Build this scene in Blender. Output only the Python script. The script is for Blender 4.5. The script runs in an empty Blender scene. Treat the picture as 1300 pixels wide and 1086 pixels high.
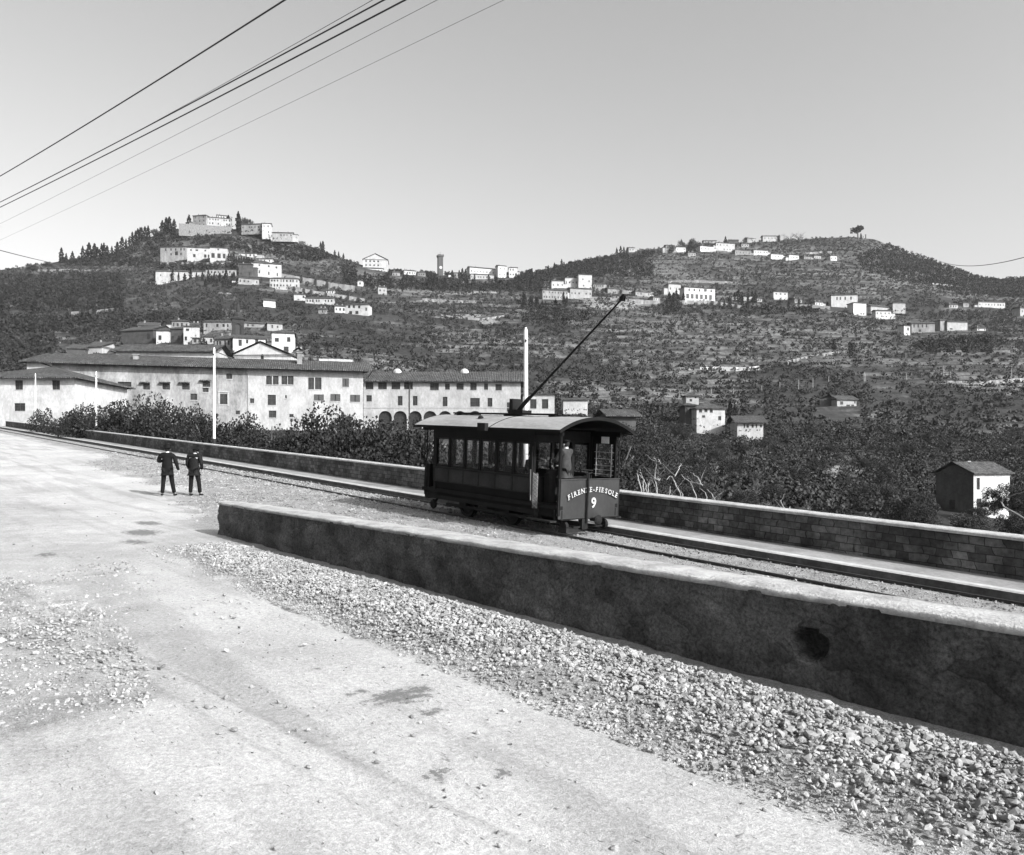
import bpy, math, random
import numpy as np
from mathutils import Vector, Matrix, Quaternion
random.seed(7); rng = np.random.default_rng(11)
SC = bpy.context.scene
COL = SC.collection
HC = 1.96; F = 1000.0; CX = 650.0; HY = 585.0     # eye height; focal length and horizon in photo pixels
U = np.array([-0.6388, 0.7694]); N = np.array([0.7694, 0.6388])   # track direction (uphill) and its normal
ROT = math.atan2(-0.7694, 0.6388)

# ------------------------------------------------------------------ helpers
def tag(o, label=None, cat=None, group=None, kind=None):
    if label: o['label'] = label
    if cat: o['category'] = cat
    if group: o['group'] = group
    if kind: o['kind'] = kind
    return o
def link(name, me, mat=None, parent=None):
    o = bpy.data.objects.new(name, me); COL.objects.link(o)
    if mat is not None:
        me.materials.clear()
        for m in (mat if isinstance(mat, (list, tuple)) else [mat]): me.materials.append(m)
    if parent is not None: o.parent = parent
    return o
def empty(name, loc=(0, 0, 0), rz=0.0, **k):
    o = bpy.data.objects.new(name, None); COL.objects.link(o); o.location = loc
    o.rotation_euler = (0, 0, rz); o.empty_display_size = 0.1
    return tag(o, **k)
def np_mesh(name, V, Fc, smooth=False):
    me = bpy.data.meshes.new(name); V = np.asarray(V, dtype=np.float32); Fc = np.asarray(Fc, dtype=np.int32)
    k = Fc.shape[1]
    me.vertices.add(len(V)); me.vertices.foreach_set('co', V.ravel())
    me.loops.add(Fc.size); me.loops.foreach_set('vertex_index', Fc.ravel())
    me.polygons.add(len(Fc)); me.polygons.foreach_set('loop_start', np.arange(0, Fc.size, k, dtype=np.int32))
    me.update(calc_edges=True); me.validate()
    me.polygons.foreach_set('use_smooth', [smooth] * len(me.polygons))
    return me
class MB:
    def __init__(s): s.v = []; s.f = []; s.m = []; s.cur = 0
    def add(s, vs, fs):
        b = len(s.v); s.v += [tuple(p) for p in vs]
        for f in fs: s.f.append([b + i for i in f]); s.m.append(s.cur)
        return s
    def box(s, x0, x1, y0, y1, z0, z1, M=None):
        vs = [Vector(p) for p in ((x0,y0,z0),(x1,y0,z0),(x1,y1,z0),(x0,y1,z0),(x0,y0,z1),(x1,y0,z1),(x1,y1,z1),(x0,y1,z1))]
        if M is not None: vs = [M @ p for p in vs]
        return s.add(vs, [(0,3,2,1),(4,5,6,7),(0,1,5,4),(1,2,6,5),(2,3,7,6),(3,0,4,7)])
    def tube(s, pts, rad, n=6, cap=True):
        pts = [Vector(p) for p in pts]
        if not isinstance(rad, (list, tuple)): rad = [rad] * len(pts)
        b = len(s.v); up = Vector((0.13, 0.21, 1)).normalized()
        for i, p in enumerate(pts):
            d = (pts[min(i+1, len(pts)-1)] - pts[max(i-1, 0)])
            d = d.normalized() if d.length > 1e-9 else Vector((0, 0, 1))
            r = up if abs(d.dot(up)) < .95 else Vector((1, 0.1, 0))
            a = d.cross(r).normalized(); c = a.cross(d)
            for k in range(n):
                w = 2*math.pi*k/n
                s.v.append(tuple(p + (a*math.cos(w) + c*math.sin(w))*rad[i]))
        for i in range(len(pts)-1):
            for k in range(n):
                k2 = (k+1) % n
                s.f.append([b+i*n+k, b+(i+1)*n+k, b+(i+1)*n+k2, b+i*n+k2]); s.m.append(s.cur)
        if cap:
            s.f.append([b+k for k in range(n)]); s.m.append(s.cur)
            e = b+(len(pts)-1)*n
            s.f.append([e+k for k in reversed(range(n))]); s.m.append(s.cur)
        return s
    def lathe(s, prof, c=(0, 0, 0), n=16, M=None):
        b = len(s.v); c = Vector(c)
        for r, z in prof:
            for k in range(n):
                w = 2*math.pi*k/n; p = Vector((r*math.cos(w), r*math.sin(w), z))
                if M is not None: p = M @ p
                s.v.append(tuple(p + c))
        for i in range(len(prof)-1):
            for k in range(n):
                k2 = (k+1) % n
                s.f.append([b+i*n+k, b+i*n+k2, b+(i+1)*n+k2, b+(i+1)*n+k]); s.m.append(s.cur)
        s.f.append([b+k for k in reversed(range(n))]); s.m.append(s.cur)
        e = b+(len(prof)-1)*n; s.f.append([e+k for k in range(n)]); s.m.append(s.cur)
        return s
    def prism(s, pts, d, axis):
        """polygon pts (list of 3-vectors) extruded by vector d"""
        n = len(pts); d = Vector(d); a = [Vector(p) for p in pts]
        return s.add(a + [p + d for p in a], [tuple(range(n)), tuple(reversed(range(n, 2*n)))] +
                     [(i, i+n, (i+1) % n + n, (i+1) % n) for i in range(n)])
    def mesh(s, name, smooth=False):
        me = bpy.data.meshes.new(name); me.from_pydata([tuple(p) for p in s.v], [], s.f)
        for i, p in enumerate(me.polygons): p.material_index = s.m[i]; p.use_smooth = smooth
        me.update(); return me
    def build(s, name, mat, parent=None, smooth=False): return link(name, s.mesh(name, smooth), mat, parent)

def _hash(ix, iy, seed):
    h = (ix.astype(np.int64)*374761393 + iy.astype(np.int64)*668265263 + seed*1442695041) & 0xFFFFFFFF
    h = ((h ^ (h >> 13))*1274126177) & 0xFFFFFFFF
    return ((h ^ (h >> 16)) & 0xFFFF)/65535.0
def vnoise(x, y, seed=0):
    x = np.asarray(x, float); y = np.asarray(y, float)
    ix = np.floor(x); iy = np.floor(y); fx = x-ix; fy = y-iy
    fx = fx*fx*(3-2*fx); fy = fy*fy*(3-2*fy)
    a = _hash(ix, iy, seed); b = _hash(ix+1, iy, seed); c = _hash(ix, iy+1, seed); d = _hash(ix+1, iy+1, seed)
    return (a+(b-a)*fx)*(1-fy)+(c+(d-c)*fx)*fy
def fbm(x, y, seed=0, o=4):
    r = 0; a = .5; n = 0
    for i in range(o): r = r+a*vnoise(x*2**i, y*2**i, seed+i*17); n += a; a *= .5
    return r/n
def sstep(a, b, x):
    t = np.clip((np.asarray(x, float)-a)/(np.asarray(b, float)-a), 0, 1); return t*t*(3-2*t)

# ------------------------------------------------------------------ materials (all neutral greys: the photograph is black and white)
def g(v): return (v, v, v, 1)
class NT:
    def __init__(s, name):
        s.m = bpy.data.materials.new(name); s.m.use_nodes = True; s.t = s.m.node_tree; s.n = s.t.nodes
        s.p = s.n['Principled BSDF']; s.p.inputs['Specular IOR Level'].default_value = .25
    def N(s, typ, **k):
        n = s.n.new(typ)
        for a, b in k.items(): setattr(n, a, b)
        return n
    def L(s, a, b): s.t.links.new(a, b)
    def val(s, sock, v):
        if hasattr(v, 'type') or isinstance(v, bpy.types.NodeSocket): s.L(v, sock)
        else: sock.default_value = v
    def math(s, op, a, b=0.0, c=0.0, clamp=False):
        n = s.N('ShaderNodeMath', operation=op, use_clamp=clamp)
        s.val(n.inputs[0], a); s.val(n.inputs[1], b); s.val(n.inputs[2], c); return n.outputs[0]
    def coord(s, scale=(1, 1, 1), kind='Object'):
        c = s.N('ShaderNodeTexCoord'); m = s.N('ShaderNodeMapping'); m.inputs['Scale'].default_value = scale
        s.L(c.outputs[kind], m.inputs[0]); return m.outputs[0]
    def noise(s, v, scale, detail=4, rough=.6, dist=0):
        n = s.N('ShaderNodeTexNoise'); s.L(v, n.inputs['Vector']); n.inputs['Scale'].default_value = scale
        n.inputs['Detail'].default_value = detail; n.inputs['Roughness'].default_value = rough; n.inputs['Distortion'].default_value = dist
        return n.outputs['Fac']
    def ramp(s, x, lo, hi, a=0.0, b=1.0):
        n = s.N('ShaderNodeMapRange'); s.val(n.inputs[0], x)
        n.inputs[1].default_value = lo; n.inputs[2].default_value = hi
        s.val(n.inputs[3], a); s.val(n.inputs[4], b); return n.outputs[0]
    def mix(s, f, a, b):  # floats
        n = s.N('ShaderNodeMix', data_type='FLOAT'); s.val(n.inputs[0], f); s.val(n.inputs[2], a); s.val(n.inputs[3], b); return n.outputs[0]
    def out(s, col, rough=.85, bump=None, bs=.3, bd=.02, metal=0.0):
        s.L(col, s.p.inputs['Base Color']) if not isinstance(col, float) else setattr(s.p.inputs['Base Color'], 'default_value', g(col))
        s.val(s.p.inputs['Roughness'], rough); s.p.inputs['Metallic'].default_value = metal
        if bump is not None:
            b = s.N('ShaderNodeBump'); b.inputs['Strength'].default_value = bs; b.inputs['Distance'].default_value = bd
            s.L(bump, b.inputs['Height']); s.L(b.outputs[0], s.p.inputs['Normal'])
        return s.m
def mat_noise(name, lo, hi, scale=3, stretch=(1, 1, 1), rough=.85, bs=.0, bd=.02, fine=6, a=.35, b=.65, island=0.0, metal=0.0, objrand=0.0, kind='Object'):
    t = NT(name); v = t.coord(stretch, kind); n = t.noise(v, scale, 6, .65)
    c = t.ramp(n, a, b, lo, hi)
    f = t.noise(v, scale*fine, 4, .7); c = t.math('MULTIPLY', c, t.ramp(f, .3, .7, .8, 1.2))
    if island:
        gi = t.N('ShaderNodeNewGeometry'); c = t.math('MULTIPLY', c, t.ramp(gi.outputs['Random Per Island'], 0, 1, 1-island, 1+island))
    if objrand:
        oi = t.N('ShaderNodeObjectInfo'); c = t.math('MULTIPLY', c, t.ramp(oi.outputs['Random'], 0, 1, 1-objrand, 1+objrand))
    return t.out(c, rough, f if bs else None, bs, bd, metal)
MAT = {}
def build_mats():
    m = MAT
    m['stone'] = mat_noise('loose_stone', .15, .29, 4, rough=.9, island=.25)
    m['stone_grey'] = mat_noise('track_stone', .09, .27, 2, rough=.9, island=.5)
    m['cap'] = mat_noise('pale_coping', .22, .38, 3, rough=.9, bs=.8, bd=.03, fine=9)  # near wall's sunlit top put into a pale colour; shared with parapet coping
    m['rail'] = mat_noise('rail_steel', .025, .05, 6, rough=.5, metal=.4)
    m['pave'] = mat_noise('beaten_pavement', .15, .24, 1.1, rough=.95, bs=.35, bd=.01, fine=14)
    m['kerb_face'] = mat_noise('dark_kerb_face', .04, .08, 2.5, rough=.95, bs=.4, bd=.01)
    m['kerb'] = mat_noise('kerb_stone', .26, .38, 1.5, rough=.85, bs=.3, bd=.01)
    m['plaster'] = mat_noise('white_plaster', .25, .38, .45, (1, 1, .5), rough=.9, bs=.2, bd=.03, objrand=.3)
    m['plaster_grey'] = mat_noise('grey_plaster', .12, .24, .35, (1, 1, .45), rough=.9, bs=.2, bd=.03, fine=8, objrand=.1)
    m['plaster_dark'] = mat_noise('dark_plaster', .035, .065, .4, rough=.9, objrand=.1)
    m['rubble'] = mat_noise('rubble_stone', .09, .21, .8, rough=.95, bs=.6, bd=.1, fine=5)
    m['pane'] = mat_noise('window_dark', .012, .03, 2, rough=.4)
    m['shutter'] = mat_noise('shutter_wood', .03, .06, 3, (1, 1, 6), rough=.7)
    m['plaster_old'] = mat_noise('weathered_plaster', .11, .25, .35, (1, 1, .45), rough=.9, bs=.25, bd=.03, fine=8)
    m['stone_dark'] = mat_noise('soot_dark_stone', .014, .03, .5, rough=.9)
    m['trim'] = mat_noise('stone_trim', .2, .3, 2, rough=.8)
    m['pole'] = mat_noise('whitewashed_pole', .42, .55, 2, (3, 3, .5), rough=.7)
    m['pole_dark'] = mat_noise('tarred_pole', .015, .03, 2, rough=.7)
    m['wire'] = mat_noise('wire', .012, .02, 2, rough=.6)
    m['leaf_dark'] = mat_noise('dark_foliage', .009, .020, .5, rough=.7, island=.5, objrand=.25)
    m['leaf_mid'] = mat_noise('mid_foliage', .013, .036, .5, rough=.75, island=.5, objrand=.3)
    m['leaf_olive'] = mat_noise('olive_foliage', .015, .030, .03, rough=.8, island=.3)
    m['leaf_conifer'] = mat_noise('conifer_foliage', .008, .015, .5, rough=.8, island=.4)
    m['bark'] = mat_noise('bark', .06, .12, 4, (1, 1, .3), rough=.9)
    m['bark_pale'] = mat_noise('bleached_bark', .14, .26, 4, (1, 1, .3), rough=.9)
    m['twig'] = mat_noise('winter_twigs', .07, .16, 2, rough=.9)
    m['t_side'] = mat_noise('tram_side_paint', .004, .008, 1.6, rough=.45, fine=12)
    m['t_panel'] = mat_noise('tram_panel_paint', .018, .030, 1.6, rough=.4, fine=12)
    m['t_dark'] = mat_noise('tram_black_iron', .008, .016, 3, rough=.6)
    m['t_dash'] = mat_noise('tram_dash_paint', .018, .028, 1.2, rough=.5, fine=12)
    m['t_roof'] = mat_noise('tram_roof_canvas', .17, .25, 1.1, (.5, 2, 1), rough=.85, bs=.25, bd=.01, fine=10)
    m['t_wood'] = mat_noise('tram_varnished_wood', .010, .022, 3, (.4, 3, 3), rough=.45)
    m['t_in'] = mat_noise('tram_interior', .006, .012, 3, rough=.7)
    m['letter'] = mat_noise('gilt_lettering', .25, .36, 6, rough=.5)
    m['letter_shade'] = mat_noise('lettering_shade', .01, .014, 6, rough=.6)
    m['paper'] = mat_noise('paper_notice', .5, .65, 6, rough=.8)
    m['brass'] = mat_noise('bright_brass', .45, .6, 6, rough=.35, metal=.5)
    m['skin'] = mat_noise('skin', .30, .38, 8, rough=.6)
    m['hair'] = mat_noise('dark_hair', .012, .02, 20, rough=.7)
    m['cloth_black'] = mat_noise('black_wool', .004, .007, 12, rough=.95)
    m['cloth_grey'] = mat_noise('grey_wool', .007, .012, 12, rough=.95)
    m['cloth_light'] = mat_noise('pale_wool', .02, .035, 12, rough=.95)
    m['shirt'] = mat_noise('white_linen', .6, .7, 12, rough=.9)
    # glass
    t = NT('clear_glass'); t.n.remove(t.p)
    o = t.n['Material Output']; tr = t.N('ShaderNodeBsdfTransparent'); gl = t.N('ShaderNodeBsdfGlossy'); gl.inputs['Roughness'].default_value = .03
    tr.inputs[0].default_value = g(.9); gl.inputs[0].default_value = g(.8)
    mx = t.N('ShaderNodeMixShader'); mx.inputs[0].default_value = .012
    t.L(tr.outputs[0], mx.inputs[1]); t.L(gl.outputs[0], mx.inputs[2]); t.L(mx.outputs[0], o.inputs[0]); m['glass'] = t.m
    # roof tiles (tiles run down the slope; object coordinates of the roof's own house)
    for nm, ax in (('tile', 0), ('tile_y', 1)):
        t = NT('roof_tiles_'+('rows' if ax == 0 else 'side_rows')); c = t.N('ShaderNodeTexCoord'); sp = t.N('ShaderNodeSeparateXYZ'); t.L(c.outputs['Object'], sp.inputs[0])
        x = sp.outputs[ax]; y = sp.outputs[1-ax]
        w = t.math('ABSOLUTE', t.math('SINE', t.math('MULTIPLY', x, 9.0)))
        r = t.math('FRACT', t.math('MULTIPLY', y, 2.2))
        v = t.coord(); n = t.noise(v, 2.5, 5, .8); n2 = t.noise(v, .35, 3)
        col = t.math('MULTIPLY', t.ramp(n, .40, .66, .012, .11), t.ramp(w, 0, .6, .45, 1.1))
        col = t.math('MULTIPLY', col, t.ramp(n2, .3, .7, .7, 1.25)); col = t.math('MULTIPLY', col, t.ramp(r, 0, .2, .6, 1.0))
        m[nm] = t.out(col, .9, w, .8, .12)
    for k_ in ('t_side', 't_panel', 't_dark', 't_wood', 't_in', 'cloth_black', 'cloth_grey', 'pole_dark', 'hair'):
        m[k_].node_tree.nodes['Principled BSDF'].inputs['Specular IOR Level'].default_value = .08
        m[k_].node_tree.nodes['Principled BSDF'].inputs['Roughness'].default_value = .75
    # near rubble wall
    t = NT('rubble_wall_face'); v = t.coord(); vo = t.N('ShaderNodeTexVoronoi', feature='DISTANCE_TO_EDGE'); mp = t.coord((2.2, 2.2, 3.4)); wn = t.N('ShaderNodeTexNoise'); wn.inputs['Scale'].default_value = 3
    t.L(v, wn.inputs['Vector']); va = t.N('ShaderNodeVectorMath', operation='MULTIPLY_ADD'); t.L(wn.outputs['Color'], va.inputs[0]); va.inputs[1].default_value = (.8, .8, .8); t.L(mp, va.inputs[2])
    t.L(va.outputs[0], vo.inputs['Vector']); vo.inputs['Scale'].default_value = 1.4
    vc = t.N('ShaderNodeTexVoronoi'); t.L(va.outputs[0], vc.inputs['Vector']); vc.inputs['Scale'].default_value = 1.4
    sp = t.N('ShaderNodeSeparateColor'); t.L(vc.outputs['Color'], sp.inputs[0])
    big = t.noise(v, 1.3, 5, .6); fine = t.noise(v, 30, 6, .8); hi = t.noise(v, 6, 3, .6)
    col = t.ramp(big, .36, .64, .034, .085); stone = t.ramp(sp.outputs[0], 0, 1, .75, 1.35)
    plast = t.ramp(t.noise(v, 1.9, 3), .46, .56)
    col = t.math('MULTIPLY', col, t.mix(plast, stone, 1.0)); edge = t.ramp(vo.outputs['Distance'], 0, .05, .68, 1.0)
    col = t.math('MULTIPLY', col, t.mix(plast, edge, t.ramp(hi, .3, .4, .75, 1.0)))
    col = t.math('MULTIPLY', col, t.ramp(fine, .35, .65, .35, 1.8))
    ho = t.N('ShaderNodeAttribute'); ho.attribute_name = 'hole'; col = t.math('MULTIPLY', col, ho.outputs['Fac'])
    h = t.math('ADD', t.math('MULTIPLY', t.mix(plast, t.ramp(vo.outputs['Distance'], 0, .12), .9), .35), t.math('MULTIPLY', fine, .8))
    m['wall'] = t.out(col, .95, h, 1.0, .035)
    # coursed parapet
    t = NT('coursed_blockwork'); c = t.N('ShaderNodeTexCoord'); sp = t.N('ShaderNodeSeparateXYZ'); t.L(c.outputs['Object'], sp.inputs[0])
    row = t.math('ADD', sp.outputs[2], t.math('MULTIPLY', sp.outputs[0], .0554))
    wob = t.noise(c.outputs['Object'], 2.0, 2); cb = t.N('ShaderNodeCombineXYZ'); t.L(t.math('ADD', sp.outputs[0], t.math('MULTIPLY', wob, .35)), cb.inputs[0]); t.L(t.math('ADD', row, t.math('MULTIPLY', wob, .05)), cb.inputs[1])
    br = t.N('ShaderNodeTexBrick'); t.L(cb.outputs[0], br.inputs['Vector']); br.inputs['Scale'].default_value = 1
    br.inputs['Brick Width'].default_value = .31; br.inputs['Row Height'].default_value = .165; br.inputs['Mortar Size'].default_value = .009; br.inputs['Mortar Smooth'].default_value = .3
    br.inputs['Color1'].default_value = g(.04); br.inputs['Color2'].default_value = g(.11); br.inputs['Mortar'].default_value = g(.022); br.offset = .45
    s2 = t.N('ShaderNodeSeparateColor'); t.L(br.outputs['Color'], s2.inputs[0])
    n = t.noise(c.outputs['Object'], 9, 6, .7); n2 = t.noise(c.outputs['Object'], .6, 3)
    col = t.math('MULTIPLY', t.math('MULTIPLY', s2.outputs[0], t.ramp(n, .3, .7, .5, 1.5)), t.ramp(n2, .38, .62, .4, 1.3))
    h = t.math('ADD', t.math('MULTIPLY', br.outputs['Fac'], -.6), t.math('MULTIPLY', n, .5))
    m['blocks'] = t.out(col, .9, h, .9, .03)
    # road
    t = NT('chalk_road'); v = t.coord(); at = t.N('ShaderNodeAttribute'); at.attribute_name = 'gravel'; gv = at.outputs['Fac']
    ad = t.N('ShaderNodeAttribute'); ad.attribute_name = 'stain'; st = ad.outputs['Fac']
    big = t.noise(v, .35, 6, .6); mid = t.noise(v, 2.6, 5, .65); fine = t.noise(v, 26, 6, .75); vf = t.noise(v, 90, 3, .8)
    vs = t.coord((.8, 3.2, 1)); sk = t.noise(vs, 3.2, 6, .72)
    chalk = t.math('MULTIPLY', t.ramp(big, .35, .65, .30, .39), t.ramp(fine, .3, .7, .68, 1.28)); chalk = t.math('MULTIPLY', chalk, t.ramp(vf, .35, .65, .78, 1.18))
    chalk = t.math('MULTIPLY', chalk, t.ramp(mid, .35, .65, .93, 1.05))
    vr = t.coord((.12, 1.7, 1)); rut = t.noise(vr, 1.1, 3, .5); chalk = t.math('MULTIPLY', chalk, t.ramp(rut, .38, .5, .80, 1.0))
    gr = t.math('MULTIPLY', t.ramp(mid, .3, .7, .16, .27), t.ramp(vf, .35, .65, .4, 1.5)); gr = t.math('MULTIPLY', gr, t.ramp(fine, .35, .65, .65, 1.25))
    col = t.mix(gv, chalk, gr)
    spk = t.ramp(sk, .62, .70); spk2 = t.ramp(t.noise(vs, 14, 2, .5), .68, .74); spm = t.ramp(t.noise(v, .5, 2), .45, .6, .25, 1)
    col = t.math('MULTIPLY', col, t.math('SUBTRACT', 1.0, t.math('MULTIPLY', t.math('MULTIPLY', spk, .55), spm)))
    col = t.math('MULTIPLY', col, t.math('SUBTRACT', 1.0, t.math('MULTIPLY', spk2, .6)))
    edge = t.ramp(t.math('ADD', st, t.math('MULTIPLY', t.math('SUBTRACT', t.noise(v, 13, 6, .8), .5), 2.6)), .55, .75)
    edge = t.math('MULTIPLY', edge, t.ramp(st, 0.02, .2)); col = t.mix(t.math('MULTIPLY', edge, .85), col, .09)
    h = t.math('ADD', t.math('MULTIPLY', vf, t.mix(gv, .35, .9)), t.math('ADD', t.math('MULTIPLY', fine, t.mix(gv, .8, 1.0)), t.math('MULTIPLY', mid, .5)))
    m['road'] = t.out(col, .95, h, .6, .03)
    # hillside: stony where steep (terrace risers), scrub elsewhere
    t = NT('terraced_hillside'); v = t.coord(); ge = t.N('ShaderNodeNewGeometry'); sp = t.N('ShaderNodeSeparateXYZ'); t.L(ge.outputs['Normal'], sp.inputs[0])
    at = t.N('ShaderNodeAttribute'); at.attribute_name = 'bare'; vz = t.coord((.35, .6, 4))
    n1 = t.noise(v, .012, 5, .6); n2 = t.noise(vz, .05, 6, .7); n3 = t.noise(v, .5, 5, .75)
    steep = t.ramp(sp.outputs[2], .92, .80); br = t.math('MULTIPLY', steep, t.ramp(n2, .42, .56))
    base = t.math('MULTIPLY', t.ramp(n1, .35, .65, .010, .023), t.math('MULTIPLY', t.ramp(n3, .3, .7, .4, 1.7), t.ramp(t.noise(v, .16, 5, .8), .35, .65, .6, 1.45)))
    col = t.mix(t.math('MULTIPLY', br, .9), base, t.ramp(n3, .3, .7, .045, .14))
    b2 = t.ramp(t.math('ADD', at.outputs['Fac'], t.math('MULTIPLY', t.math('SUBTRACT', n2, .5), 1.4)), .45, .7)
    col = t.mix(t.math('MULTIPLY', b2, t.ramp(at.outputs['Fac'], .02, .15)), col, t.ramp(n3, .3, .7, .08, .22))
    m['hill'] = t.out(col, .95, n3, .5, .6)
build_mats()

# ------------------------------------------------------------------ camera, sky, sun
cam = bpy.data.cameras.new('camera'); co = bpy.data.objects.new('camera', cam); COL.objects.link(co); SC.camera = co
co.location = (0, 0, HC); co.rotation_euler = (math.pi/2, 0, 0)
cam.sensor_width = 36; cam.lens = 36*F/1300; cam.shift_y = (HY-543)/1300; cam.clip_end = 20000; cam.clip_start = .1
EL = math.radians(31); SH = np.array([.76, -.65]); SH = SH/np.linalg.norm(SH)
S = Vector((SH[0]*math.cos(EL), SH[1]*math.cos(EL), math.sin(EL)))
sun = bpy.data.lights.new('sun', 'SUN'); sun.energy = 4.2; sun.angle = math.radians(.5); sun.color = (1, 1, 1)
so = bpy.data.objects.new('sun', sun); COL.objects.link(so); so.rotation_euler = (-S).to_track_quat('-Z', 'Y').to_euler(); so.location = (20, -20, 40)
w = bpy.data.worlds.new('World'); SC.world = w; w.use_nodes = True; nt = w.node_tree; bg = nt.nodes['Background']
sky = nt.nodes.new('ShaderNodeTexSky'); sky.sky_type = 'NISHITA'; sky.sun_disc = False; sky.sun_elevation = EL
sky.sun_rotation = math.atan2(S.x, S.y); sky.air_density = 1.0; sky.dust_density = 4.0; sky.ozone_density = 1.0
bw = nt.nodes.new('ShaderNodeRGBToBW'); nt.links.new(sky.outputs[0], bw.inputs[0]); nt.links.new(bw.outputs[0], bg.inputs[0]); bg.inputs[1].default_value = .15
SC.view_settings.view_transform = 'Standard'; SC.view_settings.look = 'None'; SC.view_settings.exposure = 1.0; SC.view_settings.gamma = 1
SC.render.resolution_x = 1024; SC.render.resolution_y = 855
SC.cycles.max_bounces = 6; SC.cycles.transparent_max_bounces = 16

# ------------------------------------------------------------------ the ground by the track, as a height function of (t, a)
def rail_z(t): return -.72+.0554*np.asarray(t, float)
def road_h(t, a):
    t = np.asarray(t, float); a = np.asarray(a, float)
    R = np.where(t < 29, .0215*t, .6235+.0554*(t-29)); B = rail_z(t)-.045
    s = sstep(16.8, 22, t); lo = 6.3*(1-s)+4*s; hi = 7.4*(1-s)+11*s
    wq = np.clip((a-lo)/(hi-lo), 0, 1); wq = wq*wq*(3-2*wq)
    z = R*(1-wq)+B*wq
    tp = np.clip((15-t)/6, 0, 1)*sstep(-60, -4, t)
    bank = sstep(4.0, 4.7, a)*(1-sstep(5.35, 5.75, a))*tp*.10
    rut = -.02*np.exp(-((a-2.2)/.25)**2)-.02*np.exp(-((a-.7)/.25)**2)
    return z+bank+rut*(a < 4)*1.0
def TA(X, Y): return X*U[0]+Y*U[1], X*N[0]+Y*N[1]
def XY(t, a): return t*U[0]+a*N[0], t*U[1]+a*N[1]
def ground_px(px, py):
    """point of the road seen at a photo pixel"""
    k = (px-CX)/F; Y = 2.0
    while Y < 200:
        t, a = TA(k*Y, Y); z = float(road_h(t, a))
        if HC-(py-HY)/F*Y <= z: break
        Y *= 1.004
    return t, a, z, Y
def cor(o): o.rotation_euler = (0, 0, ROT); return o   # local x = -t, y = a

def grid_mesh(name, A, B, fn, smooth=True):
    a, b = np.meshgrid(A, B, indexing='ij'); V = fn(a, b).reshape(-1, 3); na, nb = len(A), len(B)
    i = np.arange(na-1)[:, None]*nb+np.arange(nb-1)[None, :]
    Fq = np.stack([i, i+nb, i+nb+1, i+1], -1).reshape(-1, 4)
    return np_mesh(name, V, Fq, smooth), a.ravel(), b.ravel()
def attr(me, name, vals):
    at = me.attributes.new(name, 'FLOAT', 'POINT'); at.data.foreach_set('value', np.asarray(vals, dtype=np.float32))

def inpoly(x, y, poly):
    x = np.asarray(x); y = np.asarray(y); c = np.zeros(x.shape, bool); n = len(poly)
    for i in range(n):
        x1, y1 = poly[i]; x2, y2 = poly[(i+1) % n]
        cc = ((y1 > y) != (y2 > y)) & (x < (x2-x1)*(y-y1)/((y2-y1) if y2 != y1 else 1e-9)+x1); c ^= cc
    return c
def gedge(t):   # where the chalk ends and the track gravel begins
    return np.interp(t, [-60, 16, 19, 30, 46, 54, 160], [5.9, 5.9, 6.4, 9.3, 9.4, 12.3, 12.6])+(fbm(t*.5, t*0, 5)-.5)*1.2
patch_px = [(0, 735), (60, 745), (120, 770), (160, 800), (190, 850), (196, 890), (170, 915), (110, 930), (50, 945), (0, 950)]
patch2_px = [(0, 622), (55, 622), (100, 655), (150, 700), (190, 740), (150, 800), (0, 760)]
def ppoly(pxs): return [tuple(ground_px(*p)[:2]) for p in pxs]
PATCH = ppoly(patch_px)+[(5.5, -9), (9.3, -12)]
PATCH2 = ppoly(patch2_px)+[(12, -14), (17, -20)]
A_ = np.concatenate([np.arange(-90, -20, 3), np.arange(-20, -9, .4), np.arange(-9, 16, .11), [16.2, 16.84]])
T_ = np.concatenate([np.arange(-40, -4, 1.), np.arange(-4, 32, .13), np.arange(32, 70, .5), np.arange(70, 152, 2)])
def roadfn(t, a):
    z = road_h(t, a)+(fbm(t*.9, a*.9, 3)-.5)*.05+(fbm(t*6, a*6, 9, 3)-.5)*.018
    z = np.where(a > 13.5, road_h(t, a)-.02, z)
    z = z-.6*sstep(146, 152, t)-sstep(-20, -90, a)*0
    return np.stack([-t, a, z], -1)
me, tt, aa = grid_mesh('road', T_, A_, roadfn)
e = gedge(tt); gv = sstep(-.45, .35, aa-e+(fbm(tt*1.3, aa*1.3, 21)-.5)*1.6)
bankm = sstep(3.9, 4.4, aa+(fbm(tt*2, aa*2, 8)-.5)*.5)*sstep(17.0, 13.5, tt)*(aa < 6.2); gv = np.maximum(gv, bankm*.9)
for P, q in ((PATCH, .75), (PATCH2, .3)):
    d = 0
    for k_ in range(9): d = d+inpoly(tt+(fbm(tt*1.5, aa*1.5, 31)-.5)*1.8+.35*(k_ % 3-1), aa+(fbm(tt*1.5, aa*1.5, 37)-.5)*1.8+.3*(k_//3-1), P)/9.
    gv = np.maximum(gv, d*q*(.6+.6*sstep(.35, .62, fbm(tt*3, aa*3, 39))))
attr(me, 'gravel', gv)
stn = np.zeros(len(tt))
for (px, py, rt, ra, k) in ((510, 884, .16, .30, 1.), (546, 905, .07, .12, .9), (455, 878, .05, .12, .8), (395, 850, .06, .08, .8), (188, 664, .5, .28, 1.0), (180, 676, .55, .30, 1.1), (172, 688, .45, .25, .9),
                            (60, 705, .35, .2, .8), (110, 618, .5, .35, .6), (120, 730, .2, .3, .6), (300, 857, .04, .05, .9), (640, 985, .12, .08, .8), (556, 985, .1, .14, .8)):
    t0, a0, _, _ = ground_px(px, py); stn = np.maximum(stn, k*np.exp(-((tt-t0)/rt)**2*.5-((aa-a0)/ra)**2*.5))
attr(me, 'stain', stn)
tag(cor(link('road', me, MAT['road'])), kind='structure')

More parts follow.
